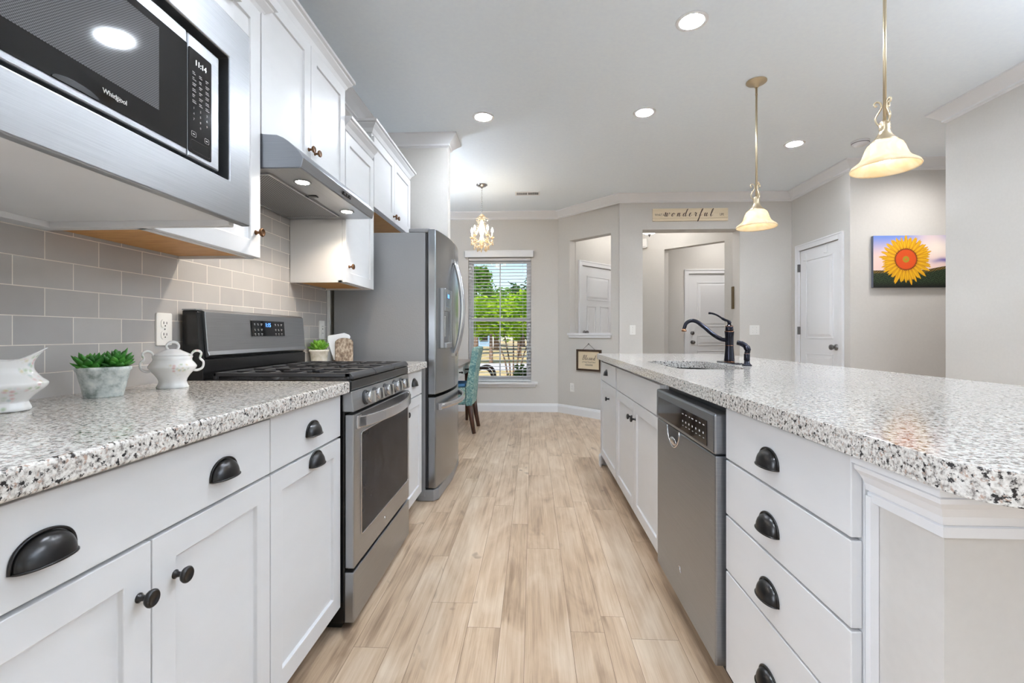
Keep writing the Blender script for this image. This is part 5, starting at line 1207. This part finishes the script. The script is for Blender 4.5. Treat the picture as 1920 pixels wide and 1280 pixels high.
mb = MB(); ribbon(mb, [[(-2.0, 0), (-1, .25), (0, .1), (1, .25), (2.0, 0)]]+[[(q, .16), (q+.22, .16+.35*sgn), (q+.5, .2+.3*sgn)] for q in (-1.5, -1, -.5, 0, .5, 1, 1.5) for sgn in (1, -1)], bfr(.675), .034, pen=.1, thin=.06, slant=0); mb.build('leaf_sprig', INK, pp)
mb = MB(); mb.M = MP; mb.tube([(x0+.10, -.012, z1), ((x0+x1)/2-.01, -.006, .952), (x1-.10, -.012, z1)], .0018, 6); mb.build('hanging_string', INK, bs)
mb = MB(); mb.M = MP; mb.lathe([(.005, -.012), (.005, -.001)], ((x0+x1)/2-.01, 0, .953), 'y', 8); mb.build('nail', SATIN, bs)
# sunflower canvas
cvx0, cvx1, cvz0, cvz1 = 3.297, 4.05, 1.530, 2.030
cv = thing('canvas_picture', 'sunflower canvas print on the lit hall wall', 'picture', (3.67, 4.67, 1.53))
mb = MB(); mb.box(cvx0, cvx1, 4.658, 4.688, cvz0, cvz1); mb.build('stretcher', simple('canvas_edge', lin(80, 84, 96), .7), cv, .003)
NXc, NZc = 300, 200
gx, gz = np.meshgrid(np.linspace(0, 1, NXc), np.linspace(0, 1, NZc)); gx = gx.ravel(); gz = gz.ravel()
def L3(c): return np.array(lin(*c)[:3])
def mixc(a, b, t): return a*(1-t[:, None])+b*t[:, None]
ss = lambda a, b, v: np.clip((v-a)/(b-a), 0, 1)**2*(3-2*np.clip((v-a)/(b-a), 0, 1))
rng = np.random.default_rng(3)
one = np.ones_like(gx)
col = mixc(np.outer(one, L3((246, 214, 206))), np.outer(one, L3((110, 140, 214))), ss(.55, 1.02, gz)*(1-.75*np.exp(-((gx-.72)/.22)**2)))
col = mixc(col, np.outer(one, L3((252, 238, 226))), np.exp(-(((gx-.80)/.2)**2+((gz-.75)/.2)**2)))
wob = .02*np.sin(gx*14)+.012*np.sin(gx*31+1)
col = mixc(col, np.outer(one, L3((122, 110, 178))), np.exp(-((gz-.53-wob)/.045)**2)*ss(.62, .9, gx))
hor = .33+.09*ss(.55, 1, gx)
fld = np.sin(gx*190+np.sin(gz*90)*2)*np.sin(gz*230+np.sin(gx*60)*2)
dark = mixc(np.outer(one, L3((22, 34, 20))), np.outer(one, L3((70, 92, 60))), ss(-.2, 1, fld)*.8)
dark = mixc(dark, np.outer(one, L3((224, 160, 50))), ss(.04, 0, np.abs(gz-hor+.03))*.75*ss(-.2, .9, np.sin(gx*210)*np.sin(gz*170+gx*40)))
dark = mixc(dark, np.outer(one, L3((14, 18, 14))), ss(.14, 0, gz))
col = mixc(col, dark, ss(hor+.004, hor-.004, gz)) if False else np.where((gz < hor)[:, None], dark, col)
px_ = (gx-.405)*.753; pz_ = (gz-.54)*.5; ang = np.arctan2(pz_, px_); rad = np.hypot(px_, pz_)
def petals(n, ph, R0, jit, fc):
    global col
    k = np.floor((ang+ph)/(2*pi)*n+.5).astype(int); loc = (ang+ph)-k*2*pi/n
    jr = rng.uniform(1-jit, 1+jit, n*3)[k % n]; L_ = R0*jr
    t = (rad-.085)/np.maximum(L_-.085, .01)
    wd = (pi/n)*1.05*np.clip(1-np.clip(t, 0, 1)**2.2, 0, 1)**.8
    inside = (rad < L_) & (np.abs(loc) < wd)
    sh = np.abs(loc)/np.maximum(wd, 1e-4)
    pc = mixc(np.outer(one, L3((238, 182, 22))), np.outer(one, L3((190, 106, 12))), np.clip(sh**2*.8+ss(.45, 0, t)*.5, 0, 1)*fc)
    col = np.where(inside[:, None], pc, col)
petals(30, .1, .236, .10, 1.2); petals(28, .24, .226, .12, 1.0); petals(26, .03, .205, .14, .9)
seed = np.sin(rad*420+ang*9)*np.sin(ang*42)
dc = mixc(np.outer(one, L3((232, 92, 30))), np.outer(one, L3((206, 66, 20))), ss(-.3, .7, seed))
dc = mixc(dc, np.outer(one, L3((176, 150, 40))), ss(.036, .026, rad)); dc = mixc(dc, np.outer(one, L3((226, 100, 34))), ss(.012, .006, rad))
dc = mixc(dc, np.outer(one, L3((96, 44, 14))), ss(.088, .104, rad))
col = np.where((rad < .106+.004*np.sin(ang*40))[:, None], dc, col)
me = bpy.data.meshes.new('print')
V = np.stack([cvx0+gx*(cvx1-cvx0), np.full_like(gx, 4.6575), cvz0+gz*(cvz1-cvz0)], 1)
ii = np.arange(NZc*NXc).reshape(NZc, NXc); F = np.stack([ii[:-1, :-1].ravel(), ii[:-1, 1:].ravel(), ii[1:, 1:].ravel(), ii[1:, :-1].ravel()], 1)
me.from_pydata(V.tolist(), [], F.tolist()); ca = me.color_attributes.new('ink', 'FLOAT_COLOR', 'POINT')
ca.data.foreach_set('color', np.concatenate([col, np.ones((len(col), 1))], 1).astype(np.float32).ravel())
m, n_, l_ = new_mat('printed_canvas'); b = P(m, None, .55); at = n_.new('ShaderNodeAttribute'); at.attribute_name = 'ink'; l_.new(at.outputs['Color'], b.inputs['Base Color']); me.materials.append(m)
o = bpy.data.objects.new('print', me); COL.objects.link(o); adopt(o, cv)

# ------------------------------------------------------------------ dining nook
dc_x, dc_y = -.86, 5.24
dn = thing('dining_chair', 'teal damask upholstered chair with dark legs at the white desk', 'chair', (dc_x, dc_y, 0))
# backrest: gently leaning tall slab with rounded top
pts = [(-.655, .30), (-.640, .45), (-.628, .60), (-.603, .78), (-.578, .90), (-.575, .925), (-.588, .938), (-.63, .938), (-.652, .92), (-.672, .78), (-.705, .60), (-.722, .50), (-.722, .30)]
mb = MB(); mb.prism(pts, 'y', 5.02, 5.46); mb.build('backrest', TEAL, dn, .018, 4)
mb = MB(); mb.box(-1.10, -.725, 5.025, 5.455, .31, .50); mb.build('seat', TEAL, dn, .015, 3)
mb = MB(); mb.box(-1.09, -.73, 5.05, 5.43, .501, .535); mb.build('seat_top_slab', BLUESEAT, dn, .012, 3)  # thin blue slab over the teal seat
for (x, y, lx, ly) in ((-.68, 5.05, .05, -.02), (-.68, 5.43, .05, .02), (-1.06, 5.05, -.02, -.01), (-1.06, 5.43, -.02, .01)):
    mb = MB(); mb.tube([(x, y, .315), (x+lx*.4, y+ly*.4, .16), (x+lx, y+ly, .001)], [.030, .026, .021], 10); mb.build('leg', DARKWOOD, dn)
dk = thing('desk', 'white desk with black pulls and taupe top behind the refrigerator', 'desk', (-1.1, 5.2, 0))
mb = MB(); mb.box(-1.55, -.73, 4.50, 5.88, .735, .762); mb.build('desktop', VELUM, dk, .003)
mb = MB(); mb.box(-1.53, -.77, 4.52, 5.86, .628, .734); mb.build('apron', CAB, dk, .003)
for (a, b) in ((4.53, 4.97), (4.98, 5.41), (5.42, 5.85)):
    mb = MB(); mb.box(-.769, -.75, a, b, .635, .73); dw = mb.build('drawer', CAB, dk, .002)
    mb = MB(); m_ = (a+b)/2; mb.tube([(-.75, m_, .685), (-.72, m_, .685)], .007, 8); mb.sphere((-.718, m_, .685), .012, 10); mb.build('pull', BLACKM, dw)
for (x, y) in ((-1.5, 4.56), (-1.5, 5.82), (-.82, 5.82), (-.82, 4.56)):
    mb = MB(); mb.tube([(x, y, .63), (x, y, .001)], [.028, .018], 10); mb.build('leg', DARKWOOD, dk)

# ------------------------------------------------------------------ outdoors
mb = MB(); mb.box(-60, 60, 6.9, 90, -.45, -.30); g_ = mb.build('lawn', GRASS); struct(g_)
mb = MB(); mb.box(-60, 60, 17.5, 21.5, -.3, -.285); st_ = struct(mb.build('street', STREET))
mb = MB(); mb.box(-60, 60, 12.4, 13.6, -.3, -.29); struct(mb.build('pavement', STREET))
def foliage(blobs, n, size, rnd, up=.3):
    vs = []; fs = []
    tot = sum(b[3]*b[3] for b in blobs)
    for (x, y, z, R_, sq) in blobs:
        for _ in range(int(n*R_*R_/tot)):
            while True:
                d = Vector((rnd.uniform(-1, 1), rnd.uniform(-1, 1), rnd.uniform(-1, 1)))
                if .05 < d.length < 1: break
            d = d.normalized()*(rnd.uniform(.45, 1)**.6)*(1+.18*sin(d.x*9+d.z*7))
            c = Vector((x, y, z))+Vector((d.x*R_, d.y*R_, d.z*R_*sq))
            a = Vector((rnd.gauss(0, 1), rnd.gauss(0, 1), rnd.gauss(0, .6))).normalized(); b = a.cross(Vector((rnd.gauss(0, 1), rnd.gauss(0, 1), rnd.gauss(0, 1)))).normalized()
            s = size*rnd.uniform(.6, 1.3); k = len(vs)
            vs += [c-a*s, c+b*s*.45, c+a*s, c-b*s*.45]; fs.append([k, k+1, k+2, k+3])
    return vs, fs
def tree(name, label, x, y, h, blobs, n, size, leaf, trunk=.12, seed=1, stems=1, group=None, cat='tree'):
    rnd = random.Random(seed); t = thing(name, label, cat, (x, y, -.3), group)
    vs, fs = foliage([(x+b[0], y+b[1], b[2], b[3], b[4]) for b in blobs], n, size, rnd)
    mb = MB(); mb.add(vs, fs); mb.build('foliage', leaf, t)
    for q in range(stems):
        ox = 0 if stems == 1 else .62*(q-(stems-1)/2)/stems
        mb = MB(); mb.tube(crv([(x+ox*.35, y, -.32), (x+ox*.7, y+.02, h*.35), (x+ox*1.3, y-.02, h*.75), (x+ox*1.8, y, h)], 5), [trunk*(1-.55*i/15) for i in range(16)], 8); mb.build('trunk' if stems == 1 else 'stem', BARK, t)
tree('tall_tree', 'tall bushy green tree at the left of the window view', -3.75, 31, 4, [(0, 0, 3.6, 1.3, 1.2), (.25, 0, 4.9, .8, .9), (.5, .3, 2.4, 1.1, .9)], 4600, .15, LEAF_B, .17, 1, group='trees outside the window')
tree('leafy_tree', 'yellow-green tree filling the middle of the window view', -1.95, 22, 1.6, [(0, 0, 1.95, 1.0, .9), (-.75, 0, 1.6, .7, .85), (.7, 0, 1.75, .75, .9)], 5200, .11, LEAF_A, .1, 2, group='trees outside the window')
tree('leafy_tree', 'sunlit green tree at the right of the window view beyond the street', -.75, 27, 2.2, [(0, 0, 2.3, 1.15, 1), (-.7, .5, 1.8, .8, .9), (.8, 0, 2.2, 1.0, 1)], 5200, .13, LEAF_A, .14, 3, group='trees outside the window')
tree('distant_tree', 'green distant tree rising behind the middle of the window view', -3.1, 40, 3, [(0, 0, 2.9, 2.0, 1.0), (1.2, 0, 2.6, 1.5, 1), (-1.6, 0, 2.2, 1.5, 1)], 4200, .24, LEAF_B, .25, 4, group='trees outside the window')
tree('distant_tree', 'grey-green distant tree at the right of the window view', -1.0, 50, 4, [(0, 0, 3.6, 2.6, 1.1), (2.2, 0, 3, 2.2, 1), (-1.6, 0, 3.0, 2.0, 1)], 4200, .3, LEAF_C, .25, 5, group='trees outside the window')
tree('crape_myrtle', 'slender multi-stemmed small tree just outside the right of the window', -.42, 10.4, 1.15, [(.0, 0, 1.38, .55, .75), (-.75, 0, 1.55, .5, .7), (.45, .1, 1.7, .5, .8)], 2600, .07, LEAF_A, .022, 6, 5)
tree('low_shrub', 'dark green low shrub at the lower right outside the window', -.12, 8.9, .1, [(0, 0, .12, .36, 1.05), (.25, 0, .28, .3, 1), (-.26, .1, -.08, .26, .8)], 2000, .06, LEAF_C, .02, 7, 1, cat='shrub')
hs = thing('house', 'small blue-grey house across the street, seen through the window', 'house', (-6.6, 52, -.3))
mb = MB(); mb.box(-9.5, -4.3, 52, 58, -.3, 2.5); mb.build('wall', SIDING, hs)
mb = MB(); mb.box(-4.6, -4.2, 51.8, 52.0, -.3, 2.5); mb.box(-9.6, -4.2, 51.9, 52.0, 2.35, 2.6); mb.box(-6.3, -6.1, 51.9, 52, -.3, 2.5); mb.build('white_trim', TRIM, hs)
mb = MB(); mb.prism([(51.5, 2.5), (58.5, 2.5), (55, 4.4)], 'x', -9.9, -3.9); mb.build('roof', ROOFM, hs)
mb = MB(); mb.box(-5.9, -5.0, 51.9, 51.99, .3, 1.5); mb.build('window', BLACKGLASS, hs)
gb = thing('garden_bench', 'dark curved-arm garden bench outside, at the foot of the window', 'bench', (-.95, 7.75, -.3))
for yy in (7.5, 8.0):
    mb = MB(); mb.tube(crv([(-.66, yy, -.3), (-.645, yy, .20), (-.645, yy, .40), (-.70, yy, .50), (-.79, yy, .53), (-.90, yy, .49), (-1.02, yy, .42)], 6), .024, 8); mb.build('arm', DARKWOOD, gb)
mb = MB(); mb.box(-1.7, -.67, 7.5, 8.0, .08, .12); mb.build('seat', DARKWOOD, gb, .004)
for yy in (7.52, 7.98):
    mb = MB(); mb.tube([(-1.62, yy, -.3), (-1.62, yy, .09)], .022, 8); mb.build('leg', DARKWOOD, gb)
for o in list(bpy.data.objects):
    if '_wl' in o: del o['_wl']
